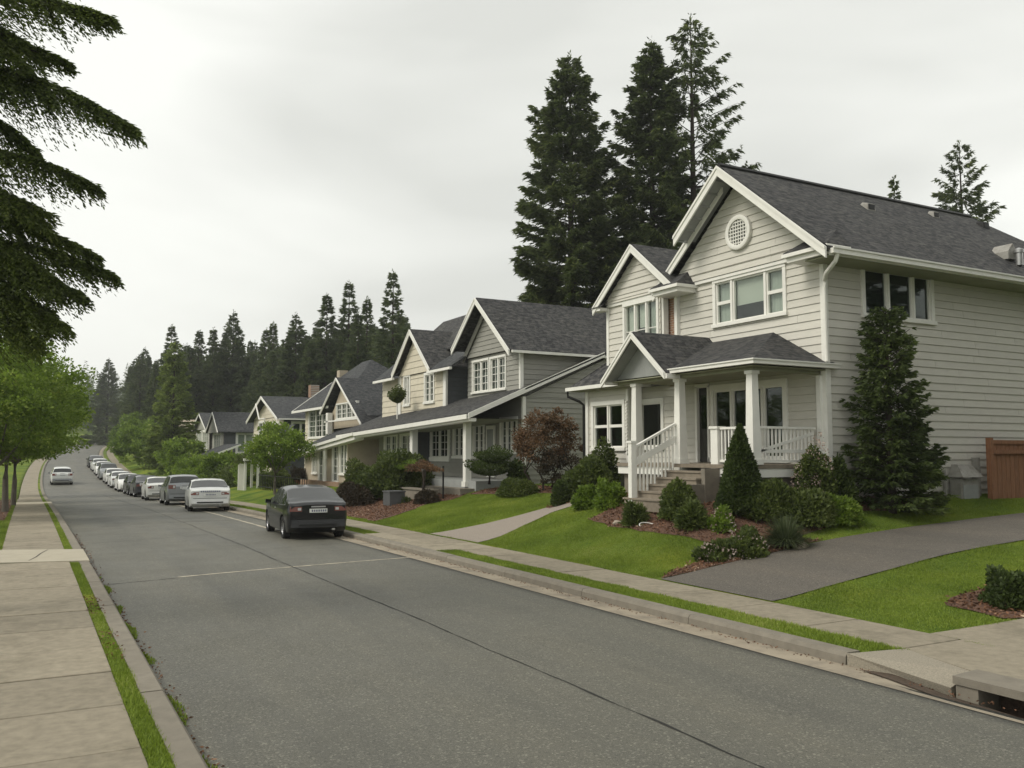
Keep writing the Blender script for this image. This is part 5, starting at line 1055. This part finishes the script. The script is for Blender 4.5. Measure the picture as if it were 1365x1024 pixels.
plant('copper_shrub', V, F, 'redleaf', w, 'bark', (15.6,25.9,gz(15.6,25.9)-.05), 'copper-leaved multi-stemmed shrub at the corner of the grey house', 'shrub')
V, F, w = broad_geo(54, 2, .85, .85, .75, .6, 40, 100, .07, .6, .3, .03, stems=2)
plant('plum_shrub', V, F, 'purple', w, 'bark', (15.7,25.0,gz(15.7,25)-.05), 'dull plum shrub under the copper-leaved one', 'shrub')
# bushes by the far road and gardens
V, F, w = broad_geo(55, 3, 2.0, 2.0, 1.7, 1.7, 60, 110, .22, .6, .6, .06)
bb = plant('green_bush', V, F, 'bright', w, 'bark_grey', (12.6,70,gz(12.6,70)-.7), 'bright green bush before the dark slate-sided house', 'bush', 'bushes along the far right pavement')
for x, y, s, lb in ((12.3,78,.75,'bright green bush just right of the street spruce'),(13.4,62,.6,'bright green bush beside the white arbour'),(12.2,112,1.5,'bright green bush just left of the street spruce'),(13.6,124,1.7,'bright green bush farther up the road behind the spruce'),(15.5,138,1.9,'bright green bush at the foot of the rising road'),(12.8,88,1.2,'bright green bush hidden half behind the spruce'),(20,160,2.0,'bright green bush on the bank by the road bend'),(24,180,2.2,'highest bright green bush by the road bend')):
    plant_copy(bb, (x, y, gz(x, y)-.15), lb, 'bushes along the far right pavement', x*y, s)

# dense clipped or mounded shrubs: leaves on a lumpy shell
def mound_geo(seed, rx, ry, h, n, leaf, lw=.6, shape='dome', lump=.2, out=.7, fuzz=.24):
    g = np.random.default_rng(seed); d = unit(g.normal(size=(n, 3))); d[:, 2] = np.abs(d[:, 2])
    if shape == 'dome': q = d.copy()
    if shape in ('cone', 'egg'):
        t = g.random(n)**(1.25 if shape == 'cone' else .95); a = g.random(n)*2*np.pi
        r = (1-t)**.92*np.clip(t*9+.55, 0, 1) if shape == 'cone' else np.sqrt(np.clip(1-(t*1.0)**2.1, 0, 1))*np.clip(t*4+.75, 0, 1)
        q = np.stack([np.cos(a)*r, np.sin(a)*r, t], 1); d = unit(np.stack([np.cos(a), np.sin(a), np.full(n, .35 if shape == 'cone' else .2)+t*.4], 1))
    if shape == 'ball': d = unit(g.normal(size=(n, 3))); q = d*.5+[0, 0, .5]; q[:, :2] *= 2
    lf = 1+lump*(np.sin(q[:, 0]*4.1+seed)*np.sin(q[:, 1]*4.7+seed*2)+np.sin(q[:, 2]*7+q[:, 0]*3+seed)*.6)
    q = q*lf[:, None]*(1-fuzz*1.6*g.random((n, 1))**1.5); P = q*[rx, ry, h]
    D = unit(d*out+g.normal(size=(n, 3))*.55+[0, 0, .25]); L = leaf*(.6+.8*g.random(n)); return leaf_quads(P, D, L, L*lw, g)
def shrub(name, seed, x, y, rx, ry, h, n, leaf, mat, label, shape='dome', cat='shrub', stem=True, dz=0, petals=0, petal_mat='petal', **k):
    V, F = mound_geo(seed, rx, ry, h, n, leaf*1.25, shape=shape, **k); w = MB()
    if stem:
        g = random.Random(seed)
        for i in range(5): a = g.uniform(0, 6.28); w.tube([(0,0,-.1), (math.cos(a)*rx*.25,math.sin(a)*ry*.25,h*.35), (math.cos(a)*rx*.5,math.sin(a)*ry*.5,h*.65)], [.025,.018,.008], 5)
    o = plant(name, V, F, mat, w, 'bark', (x, y, gz(x, y)-.03+dz), label, cat, trunkname='stems', crown='foliage')
    if petals:
        V, F = mound_geo(seed+9, rx*1.02, ry*1.02, h*1.03, petals, .045, .9, shape, fuzz=.05); npmesh('blossom', V, F, M[petal_mat], o)['kind'] = 'stuff'
    return o
shrub('cone_topiary', 61, 13.85, 14.72, .60, .60, 2.0, 18000, .06, 'box', 'tall clipped cone evergreen in front of the porch railing', 'cone', 'topiary', lump=.03, out=.8, fuzz=.1)
shrub('round_shrub', 62, 13.35, 21.45, .26, .26, .72, 4500, .05, 'box', 'small egg-shaped evergreen where the garden path bends', 'egg', lump=.03)
shrub('mound_shrub', 63, 14.5, 21.7, .72, .95, 1.12, 11000, .075, 'shrub', 'big rounded olive-green shrub left of the stair foot', lump=.10)
shrub('mound_shrub', 64, 15.4, 22.4, .55, .6, 1.35, 6000, .075, 'shrub', 'upright shrub under the bay window', 'egg', lump=.2)
shrub('bright_shrub', 65, 13.15, 19.75, .36, .38, .52, 4200, .075, 'bright', 'lime green shrub at the path corner, left of its twin')
shrub('bright_shrub', 66, 13.3, 18.95, .38, .40, .62, 4400, .075, 'bright', 'lime green shrub directly left of the stair newel')
shrub('feathery_shrub', 67, 12.45, 16.75, .25, .25, .52, 2600, .11, 'shrub', 'small feathery shrub in front of the bottom step', 'egg', lw=.18)
shrub('grey_shrub', 68, 13.05, 15.9, .42, .42, .82, 6500, .06, 'shrub', 'grey-green shrub right of the stair foot', lump=.12)
shrub('feathery_shrub', 69, 12.65, 14.95, .28, .28, .48, 3200, .13, 'shrub', 'feathery green shrub in front of the cone evergreen', 'egg', lw=.18)
shrub('variegated_shrub', 70, 12.95, 14.35, .24, .24, .42, 2200, .06, 'bright', 'little variegated shrub with pale tips right of the feathery one', petals=150)
shrub('low_hedge', 71, 14.25, 14.25, .62, .55, .78, 8500, .07, 'shrub', 'dark low hedge right of the cone evergreen', lump=.1)
shrub('low_hedge', 72, 14.9, 13.85, .8, .55, .72, 9500, .07, 'shrub', 'lighter low hedge mound before the porch corner', lump=.1)
shrub('low_hedge', 73, 15.65, 13.75, .6, .5, .6, 6500, .07, 'bright', 'low green hedge end nearest the wall spruce', lump=.12)
shrub('flowering_shrub', 74, 15.75, 14.35, .5, .38, 1.35, 6200, .07, 'shrub', 'tall shrub with pink-white blossom at the porch corner', 'egg', petals=900, lump=.2)
shrub('dark_shrub', 75, 16.35, 14.2, .36, .3, 1.15, 4200, .07, 'box', 'dark shrub between the blossom shrub and the wall corner', 'egg', lump=.2)
shrub('flowering_shrub', 76, 12.4, 13.08, .40, .38, .46, 4600, .065, 'shrub', 'low spreading shrub with pale tips beside the driveway bed', petals=330)
shrub('flowering_shrub', 77, 11.85, 13.3, .40, .34, .32, 2400, .06, 'shrub', 'straggly low plant with pale flowers left in the driveway bed', petals=260)
shrub('round_shrub', 78, 12.55, 7.85, .36, .36, .50, 5000, .055, 'box', 'round dark bush in the mulch ring at the right edge')
shrub('hedge', 79, 14.75, 26.5, .62, .95, .55, 9000, .06, 'shrub', 'low rounded hedge along the lawn of the grey house', lump=.08)
shrub('small_conifer', 80, 15.75, 28.3, .38, .38, 1.05, 4200, .08, 'box', 'small pointed evergreen by the grey house corner post', 'egg', lump=.15)
# cloud-pruned topiary on the grey house terrace
V, F = mound_geo(81, .78, .78, .62, 6000, .06, shape='ball'); V2, F2_ = mound_geo(82, .62, .62, .48, 4200, .06, shape='ball'); V2 = V2+[.1,-.1,.62]; V = V+[0,0,.35]
w = MB(); w.tube([(0,0,0),(.04,0,.5),(0,0,.9)], .06, 6)
plant('cloud_topiary', np.concatenate([V, V2+[0,0,.2]]), np.concatenate([F, F2_+len(V)]), 'box', w, 'bark', (14.9,28.9,1.28), 'dark cloud-pruned topiary by the white porch post', 'topiary')
V, F = mound_geo(83, .36, .36, .66, 5000, .07, shape='ball', fuzz=.5); w = MB(); w.tube([(0,0,-1.0),(0,0,.1)], .03, 6)
npm = npmesh('foliage', V, F, M['shrub'], hb, (0,0,0)); npm.location = (0,0,.85)
w = MB(); w.tube([(15.25,39.1,3.85),(15.25,39.1,4.95)], .03, 6); w.build('stalk', M['white'], hb)
# rough garden of the grey house
shrub('spreading_shrub', 84, 13.4, 34.2, 1.35, 1.35, 1.75, 13000, .11, 'shrub', 'large spreading green shrub before the grey house bay', lump=.22, fuzz=.25)
shrub('spreading_shrub', 85, 13.2, 37.3, 1.2, 1.2, 1.35, 9000, .11, 'shrub', 'second spreading shrub beside the beige wall', lump=.22, fuzz=.25)
shrub('clipped_hedge', 86, 11.7, 34.8, .62, 1.7, .95, 9000, .07, 'purple', 'brownish clipped hedge sloping down to the pavement', lump=.08)
shrub('clipped_hedge', 87, 12.9, 30.0, .42, .55, .48, 3200, .07, 'purple', 'small dark clipped hedge at the end of the arbour', lump=.08)
ar = thing('arbour', (13.2,31,.5), 'rustic vine arbour with dark posts in the mulched slope', 'arbour')
m = MB(); m.tube([(12.9,30.4,.6),(12.95,30.4,1.75),(13.2,31.4,2.05)], .09, 6); m.build('vine_trunk', M['bark'], ar, True)
for (x, y) in ((13.5,29.9),(13.6,31.9)): part(ar, 'post', 'black', (x-.025,x+.025,y-.025,y+.025,.6,1.95))
V, F = mound_geo(88, .35, 1.2, .32, 2600, .08, lump=.25); o = npmesh('vine', V, F, M['redleaf'], ar); o.location = (.0,.2,1.25)
V, F = mound_geo(89, .4, 1.5, .25, 2600, .08, lump=.25); o = npmesh('vine', V, F, M['bright'], ar); o.location = (.1,1.8,1.3)
pl = thing('planter_box', (12.2,31.6,.4), 'square charcoal planter box on the mulched slope', 'planter')
m = MB(); m.box(11.95,12.55,31.3,32.0,.3,.95); pb_ = m.build('box', M['planter'], pl); part(pl, 'rim', 'planter', (11.92,12.58,31.27,32.03,.95,1.0)); V, F = mound_geo(90, .3, .3, .35, 900, .07); o = npmesh('plant', V, F, M['box'], pl); o.location = (.35,-.2,.0)
lw_ = thing('low_wall', (13.3,32.5,.6), 'low grey garden wall behind the planter box', 'wall'); part(lw_, 'wall', 'kerb', (13.1,13.4,30.2,33.4,.5,1.02)); part(lw_, 'coping', 'kerb', (13.05,13.45,30.15,33.45,1.021,1.08))
# sedge clump, rock, hose
g = np.random.default_rng(91); n = 1500; a = g.random(n)*6.283; el = np.arccos(1-g.random(n)*.75); D = np.stack([np.cos(a)*np.sin(el), np.sin(a)*np.sin(el), np.cos(el)], 1); Lh = .42+.36*g.random(n); S = unit(np.cross(D, [0,0,1]+g.normal(size=(n, 3))*.1))*.007
B = np.stack([np.cos(a)*.07*g.random(n), np.sin(a)*.07*g.random(n), np.zeros(n)], 1); mid = B+D*(Lh*.6)[:, None]; tip = B+D*Lh[:, None]*1.05-np.array([0,0,1])*(Lh*.28*np.sin(el))[:, None]
V = np.stack([B-S, B+S, mid+S*.9, mid-S*.9, tip, tip+S*.1], 1).reshape(-1, 3); i = np.arange(n)*6; F = np.concatenate([np.stack([i,i+1,i+2,i+3], 1), np.stack([i+3,i+2,i+5,i+4], 1)])
plant('sedge_clump', V, F, 'sedge', None, 'bark', (13.42,13.02,gz(13.42,13.02)), 'spiky ornamental grass clump beside the driveway', 'ornamental grass', crown='blades')
def rockm(name, x, y, s, seed, label):
    g = random.Random(seed); bm = bmesh.new(); bmesh.ops.create_icosphere(bm, subdivisions=2, radius=1)
    for v in bm.verts: k = 1+g.uniform(-.14, .14); v.co = Vector((v.co.x*s[0]*k, v.co.y*s[1]*k, v.co.z*s[2]*k))
    me = bpy.data.meshes.new(name); bm.to_mesh(me); bm.free(); me.materials.append(M['rock']); o = bpy.data.objects.new(name, me); link(o); o.location = (x, y, gz(x, y)+s[2]*.5); tag(o, label, 'rock')
rockm('garden_rock', 13.52, 12.72, (.17,.13,.09), 1, 'pale rock at the foot of the ornamental grass'); rockm('garden_rock', 12.35, 17.3, (.12,.1,.07), 3, 'small rock at the left end of the bottom step')
m = MB(); m.tube([(12.35+.22*math.cos(t*.3), 16.1+.18*math.sin(t*.3), gz(12.4,16.2)+.03+.07*math.sin(t*.3)) for t in range(0, 11)], .012, 6); tag(m.build('hose', M['white'], None, True), 'white garden hose loop beside the bottom step', 'hose')
pp = thing('potted_shrub', (14.3,52.8,.3), 'dark shrub in a terracotta pot at the far porch end', 'potted plant'); m = MB(); m.lathe([(.2,0),(.28,.45),(.31,.46),(.31,.52),(.25,.52)], (14.3,52.8,.3), 14); m.build('pot', M['terracotta'], pp, True)
V, F = mound_geo(92, .45, .45, .9, 2500, .08, shape='ball'); o = npmesh('foliage', V, F, M['purple'], pp); o.location = (0,0,.4)
# white arbour and posts near the light green tree
wa = thing('white_arbour', (12.4,58,-.4), 'white lattice arbour between the bushes beyond the white car', 'arbour')
for (x, y) in ((12.2,57.6),(12.2,59.4),(13.0,57.6),(13.0,59.4)): part(wa, 'post', 'white', (x-.07,x+.07,y-.07,y+.07,-.5,1.95))
for k in range(7): part(wa, 'slat', 'white', (12.16,12.24,57.75+k*.24,57.81+k*.24,-.3,1.75))
part(wa, 'top_beam', 'white', (12.05,13.15,57.4,57.6,1.95,2.1), (12.05,13.15,59.4,59.6,1.95,2.1)); V, F = mound_geo(93, .9, 1.3, .6, 2500, .12, lump=.2); o = npmesh('vine', V, F, M['shrub'], wa); o.location = (.2,.5,2.2)
fz = thing('picket_fence', (12.3,50,-.1), 'dark iron garden fence under the light green tree', 'fence')
pk = MB().box(-.015,.015,-.015,.015,0,.95).mesh('picket'); pk.materials.append(M['black'])
for k in range(26): share('picket', pk, fz, (12.5,44.5+k*.42,gz(12.5,48)-.05))
part(fz, 'rail', 'black', (12.48,12.52,44.4,55.2,gz(12.5,48)+.78,gz(12.5,48)+.82), (12.48,12.52,44.4,55.2,gz(12.5,48)+.1,gz(12.5,48)+.14))
shrub('garden_hedge', 94, 13.5, 54.5, .9, 2.0, 1.1, 5000, .11, 'shrub', 'dark green hedge behind the iron fence'); shrub('garden_hedge', 95, 12.7, 66, 1.0, 2.2, 1.2, 5000, .11, 'shrub', 'dark hedge beyond the white arbour')
# ---------------------------------------------------------------- cars
def car(name, prof, L, W, paint, win, label, wheel_r=.325, wb=(-1.35,1.35), tail='bar', zs=.20, belt=(.90,.98), tumble=.36, tail_h=(.74,.90), dark_glass='car_glass'):
    """prof: (y, top z) from tail to nose; win: (rear glass y0,y1, roof..., windscreen y0,y1, side y list)"""
    root = bpy.data.objects.new(name, None); link(root); WL[root] = np.zeros(3); root.empty_display_size = .3
    ys = np.array([p[0] for p in prof]); zs_ = np.array([p[1] for p in prof]); h = L/2
    Y = np.unique(np.concatenate([np.linspace(-h, h, 74), [-h+.03, -h+.08, h-.03, h-.08], win['rear'], win['wind'], np.ravel(win['side'])]).round(4))
    top = np.mean([np.interp(Y+d, ys, zs_) for d in (-.05, 0, .05)], axis=0); n = len(Y); V = []; K = 15
    sm = lambda t: t*t*(3-2*t)
    for y, zt in zip(Y, top):
        e = min(1, (y+h)/.16); f = min(1, (h-y)/.5); k = (.93+.07*math.sqrt(sm(max(0, e))))*(.80+.20*math.sqrt(max(0, 1-(1-f)**2)))
        hw = W/2*k*(1-.05*abs(y/h)**3); zb = belt[0]+(belt[1]-belt[0])*(1-(y+h)/L); zb = min(zb, zt-.05); bot = zs+.14*(1-min(1, (y+h)/.25))+.10*(1-min(1, (h-y)/.3))
        rw = hw-tumble*max(0, zt-zb-.05)
        dz = .07 if zt-zb > .2 else .03
        pts = [(0,zt), (rw*.45,zt-.008), (rw*.78,zt-.03), (rw*.94,zt-dz)]
        x3, z3 = rw*.985, zt-dz-.035 if zt-zb > .2 else zt-dz-.012
        for q in (0, .25, .5, .75, 1): pts.append((x3+(hw-.02-x3)*q, z3+(zb-z3)*q))
        mid = (zb+bot)/2
        pts += [(hw-.004, zb-.03), (hw+.012, mid+.08), (hw+.014, mid-.04), (hw-.004, bot+.10), (hw-.03, bot+.01), (hw*.55, bot-.01)]
        for yw in wb:
            for i in range(9, 15):
                d = abs(y-yw); Ra = wheel_r+.055
                if d < Ra: za = wheel_r+math.sqrt(Ra*Ra-d*d); pts[i] = (pts[i][0]-(.02 if i == 14 else 0), max(pts[i][1], za)) if pts[i][1] < za else pts[i]
        V.append(pts)
    sets = {}
    def put(key, quad): sets.setdefault(key, []).append(quad)
    P = lambda i, j, s: (V[i][j][0]*s, Y[i], V[i][j][1])
    K = len(V[0])
    for i in range(n-1):
        ym = (Y[i]+Y[i+1])/2
        for j in range(K-1):
            for s in (-1, 1):
                key = 'body'
                if j <= 2 and win['rear'][0] <= ym <= win['rear'][1]: key = 'rear_window'
                elif j <= 2 and win['wind'][0] <= ym <= win['wind'][1]: key = 'windscreen'
                elif 4 <= j <= 7:
                    for q, (a, b) in enumerate(win['side']):
                        if a <= ym <= b and top[i]-.05 > V[i][8][1]+.12 and top[i+1]-.05 > V[i+1][8][1]+.12: key = 'side_window%d%s' % (q, 'L' if s < 0 else 'R')
                put(key, [P(i,j,s), P(i+1,j,s), P(i+1,j+1,s), P(i,j+1,s)])
        put('body', [P(i,K-1,-1), P(i+1,K-1,-1), P(i+1,K-1,1), P(i,K-1,1)])
    for i in (0, n-1):
        for j in range(K-1): put('body', [P(i,j,-1), P(i,j,1), P(i,j+1,1), P(i,j+1,-1)])
    body = None
    for key in sorted(sets, key=lambda k: k != 'body'):
        m = MB()
        for q in sets[key]: m.add(q, [(0,1,2,3)])
        me = m.mesh('x', recalc=False); bm = bmesh.new(); bm.from_mesh(me); bmesh.ops.remove_doubles(bm, verts=bm.verts, dist=.0008)
        bad = [f for f in bm.faces if f.calc_area() < 1e-7]; bmesh.ops.delete(bm, geom=bad, context='FACES'); bmesh.ops.recalc_face_normals(bm, faces=bm.faces); bm.to_mesh(me); bm.free()
        me.polygons.foreach_set('use_smooth', [True]*len(me.polygons)); me.set_sharp_from_angle(angle=R(42))
        nm = 'body' if key == 'body' else ('side_window' if key.startswith('side') else key)
        me.name = nm; me.materials.append(paint if key == 'body' else M[dark_glass]); o = bpy.data.objects.new(nm, me); link(o); o.parent = root; WL[o] = np.zeros(3)
        if key == 'body': body = o
    hw0 = W/2*.93*.95
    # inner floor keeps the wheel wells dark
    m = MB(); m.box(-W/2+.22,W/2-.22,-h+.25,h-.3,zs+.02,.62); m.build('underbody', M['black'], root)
    # wheels
    ty = MB(); r = wheel_r; ty.lathe([(r*.66,-.10),(r*.93,-.105),(r,-.08),(r,.08),(r*.93,.105),(r*.66,.10),(r*.60,.05),(r*.60,-.05)], (0,0,0), 26, 'x', False); tym = ty.mesh('wheel', smooth=True); tym.materials.append(M['rubber'])
    ri = MB(); ri.lathe([(r*.67,.095),(r*.63,.08),(r*.60,.03),(r*.60,-.04),(.0,-.045)], (0,0,0), 22, 'x', False); ri.lathe([(.0,.085),(r*.16,.08),(r*.18,.0)], (0,0,0), 12, 'x', False)
    for k in range(5):
        a = k*2*math.pi/5; c, s = math.cos(a), math.sin(a); pa = lambda rr, t: (c*rr-s*t, s*rr+c*t)
        q = [pa(r*.12,-.045), pa(r*.12,.045), pa(r*.64,.03), pa(r*.64,-.03)]; ri.hexa([(.02,*q[0]),(.02,*q[1]),(.02,*q[2]),(.02,*q[3]),(.075,*q[0]),(.075,*q[1]),(.06,*q[2]),(.06,*q[3])])
    rim = ri.mesh('rim', smooth=True); rim.materials.append(M['alloy'])
    for yw in wb:
        for s in (-1, 1):
            wo = bpy.data.objects.new('wheel', tym); link(wo); wo.parent = root; wo.location = (s*(W/2-.115), yw, r)
            if s < 0: wo.rotation_euler = (0, 0, math.pi)
            ro = bpy.data.objects.new('rim', rim); link(ro); ro.parent = wo
    def bx(nm, mat, *b, parent=None):
        m = MB()
        for q in b: m.box(*q)
        return m.build(nm, M[mat] if isinstance(mat, str) else mat, parent or root)
    # tail: lamps wrapping the corners, plate, bumper, tailgate seam
    za, zb = tail_h
    for s in (-1, 1):
        x0, x1 = s*hw0*.60, s*(hw0+.035)
        m = MB(); m.hexa([(x0,-h-.012,za),(x1*.985,-h-.002,za),(x1,-h+.20,za+.015),(x0,-h+.1,za),(x0,-h-.006,zb),(x1*.975,-h+.004,zb),(x1*.99,-h+.24,zb-.01),(x0,-h+.1,zb)]); tl = m.build('tail_light', M['tail'], root)
        m = MB(); m.box(min(x0*1.05,x0*1.25),max(x0*1.05,x0*1.25),-h-.016,-h-.011,za+.03,zb-.03); m.build('lamp_lens', M['head'], tl)
        fx = s*W/2*.60; m = MB(); m.hexa([(fx*.75,h-.05,.56),(fx*1.28,h-.2,.58),(fx*1.28,h-.4,.60),(fx*.75,h-.3,.58),(fx*.75,h-.08,.70),(fx*1.28,h-.26,.73),(fx*1.28,h-.45,.74),(fx*.75,h-.3,.72)]); m.build('headlight', M['head'], root)
        mm = MB(); mx = s*(W/2+.0); mm.hexa([(mx,.62,.93),(mx+s*.17,.60,.94),(mx+s*.17,.70,.94),(mx,.72,.93),(mx,.63,1.03),(mx+s*.16,.61,1.05),(mx+s*.16,.69,1.05),(mx,.71,1.03)]); mm.build('wing_mirror', paint, root)
    m = MB(); m.hexa([(-hw0*.98,-h-.045,.36),(hw0*.98,-h-.045,.36),(hw0*1.03,-h+.2,.36),(-hw0*1.03,-h+.2,.36),(-hw0*.98,-h-.03,.56),(hw0*.98,-h-.03,.56),(hw0*1.03,-h+.2,.58),(-hw0*1.03,-h+.2,.58)]); m.build('rear_bumper', paint, root)
    bx('bumper_insert', 'black', (-hw0*.7,hw0*.7,-h-.05,-h-.044,.38,.44)); bx('tailgate_seam', 'black', (-hw0*.9,hw0*.9,-h-.012,-h+.02,.585,.60))
    pz = (za+zb)/2-.05; pl_ = bx('licence_plate', 'plate', (-.25,.25,-h-.022,-h-.008,pz-.055,pz+.055)); bx('plate_characters', 'plate_ink', *[(-.19+k*.062,-.15+k*.062,-h-.026,-h-.0225,pz-.03,pz+.03) for k in range(7)], parent=pl_)
    bx('tailgate_handle', 'alloy', (-.2,.2,-h-.025,-h-.005,zb-.02,zb+.015))
    bx('exhaust', 'metal', (hw0*.5,hw0*.62,-h-.03,-h+.2,.26,.31))
    bx('grille', 'black', (-W*.24,W*.24,h-.015,h+.012,.42,.60)); bx('front_plate', 'plate', (-.25,.25,h+.012,h+.02,.36,.44))
    for s in (-1, 1):
        for yy in (-.35, .75): bx('door_seam', 'black', (min(s*(W/2-.02),s*(W/2+.004)),max(s*(W/2-.02),s*(W/2+.004)),yy-.006,yy+.006,.36,.90))
        bx('door_handle', 'alloy', (min(s*(W/2-.01),s*(W/2+.025)),max(s*(W/2-.01),s*(W/2+.025)),-.28,-.12,.82,.845))
    return tag(root, label, 'car')
SEDAN = [(-2.25,.93),(-2.15,1.02),(-1.72,1.06),(-.95,1.40),(-.45,1.45),(.25,1.43),(1.15,1.0),(1.85,.88),(2.15,.74),(2.25,.60)]
HATCH = [(-2.12,.96),(-2.05,1.05),(-1.85,1.08),(-1.02,1.44),(-.3,1.50),(.3,1.48),(1.1,1.04),(1.75,.92),(2.05,.78),(2.12,.62)]
SUV = [(-2.2,.98),(-2.12,1.12),(-1.85,1.50),(-1.4,1.60),(.2,1.60),(.95,1.14),(1.7,1.02),(2.1,.86),(2.2,.66)]
PT = {k: paintm(k+'_car_paint', c, r, mt) for k, c, r, mt in (('black',(.008,.0085,.010),.2,0),('silver',(.66,.67,.66),.3,.1),('white',(.70,.70,.68),.3,0),('charcoal',(.03,.032,.036),.25,0),('pewter',(.24,.25,.26),.3,.4))}
wS = dict(rear=(-1.70,-1.0), wind=(.33,1.12), side=[(-1.28,-.36),(-.30,.74)])
wH = dict(rear=(-1.86,-1.08), wind=(.38,1.08), side=[(-1.45,-.80),(-.74,-.30),(-.24,.72)])
wU = dict(rear=(-2.08,-1.80), wind=(.26,.93), side=[(-1.7,-1.0),(-.94,-.12),(-.06,.66)])
def place(c, x, y, rot=0, label=None, group=None):
    y = float(y); c.location = (x, y, float(rz(y))+.02*math.sin(min(1,max(0,(x-float(cx(y))-1.2)/6.7))*math.pi)); sl = math.atan((float(rz(y+1.5))-float(rz(y-1.5)))/3)
    c.rotation_euler = (sl if abs(rot) < 1.6 else -sl, 0, rot)
    if label: c['label'] = label
    if group: c['group'] = group
    return c
GC = 'cars parked along the right kerb'
bc = car('parked_car', HATCH, 4.24, 1.74, PT['black'], wH, 'black hatchback parked nearest, seen from behind, at the right kerb', tail_h=(.80,.93)); place(bc, 7.42, 26.7, R(-4.5), None, GC)
sc_ = car('parked_car', SEDAN, 4.5, 1.78, PT['silver'], wS, 'silver-white car parked next beyond the black one', tail_h=(.74,.86)); place(sc_, 7.38, 43.0, R(-6), None, GC)
# dark lettering strip across the silver car's tail
m = MB()
for k in range(10): m.box(-.40+k*.085,-.345+k*.085,-2.262,-2.256,.86,.92)
m.build('tail_lettering', M['plate_ink'], sc_)
uc = car('parked_car', SUV, 4.4, 1.84, PT['pewter'], wU, 'tall grey car right behind the silver-white one', wheel_r=.35, tail_h=(.86,1.06)); place(uc, 7.4, 51.2, R(-2), None, GC)
wc = car('parked_car', SEDAN, 4.5, 1.78, PT['white'], wS, 'white sedan parked beyond the tall grey car'); place(wc, 7.35, 60, R(-2), None, GC)
dc = car('parked_car', HATCH, 4.24, 1.80, PT['charcoal'], wH, 'charcoal hatchback in the middle of the parked row'); place(dc, 7.4, 67.5, 0, None, GC)
def cc(src, x, y, rot, label): c = copy_tree(src); return place(c, x+float(cx(y)), y, rot, label, GC)
cc(bc, 7.4, 72.5, math.pi, 'black car facing the viewer in the middle of the parked row')
cc(wc, 7.35, 79.5, math.pi, 'white car facing the viewer just past the black facing one')
cc(sc_, 7.3, 86.5, 0, 'silver car sixth from the far end of the parked row')
cc(wc, 7.3, 93, 0, 'white sedan fifth from the far end of the parked row')
cc(uc, 7.2, 100, math.pi, 'grey tall car fourth from the far end of the row')
cc(wc, 7.1, 107, math.pi, 'white car third from the far end of the row')
cc(sc_, 7.0, 114.5, 0, 'silver car next to last in the parked row')
cc(dc, 6.8, 122, 0, 'charcoal car at the far end of the parked row')
mv = copy_tree(uc); place(mv, 2.85, 93, 0, 'grey car driving away in the left lane'); del mv['group']
for ch in mv.children:
    if ch.name.startswith('body'):
        ch.data = ch.data.copy(); ch.data.materials[0] = PT['silver']

# ---------------------------------------------------------------- light mist
m = MB(); m.box(-320, 420, -70, 660, -4, 62); hz = m.build('haze', None, None) if False else None
me = m.mesh('haze'); hm = bpy.data.materials.new('thin_mist'); hm.use_nodes = True; ht = hm.node_tree; ht.nodes.clear()
ho = ht.nodes.new('ShaderNodeOutputMaterial'); hv = ht.nodes.new('ShaderNodeVolumePrincipled'); hv.inputs['Color'].default_value = (.86,.88,.9,1); hv.inputs['Density'].default_value = .00048; hv.inputs['Anisotropy'].default_value = .2
ht.links.new(hv.outputs[0], ho.inputs['Volume']); me.materials.append(hm); hz = bpy.data.objects.new('haze', me); link(hz); tag(hz, 'thin pale mist filling the street and the slope', 'mist', kind='stuff')
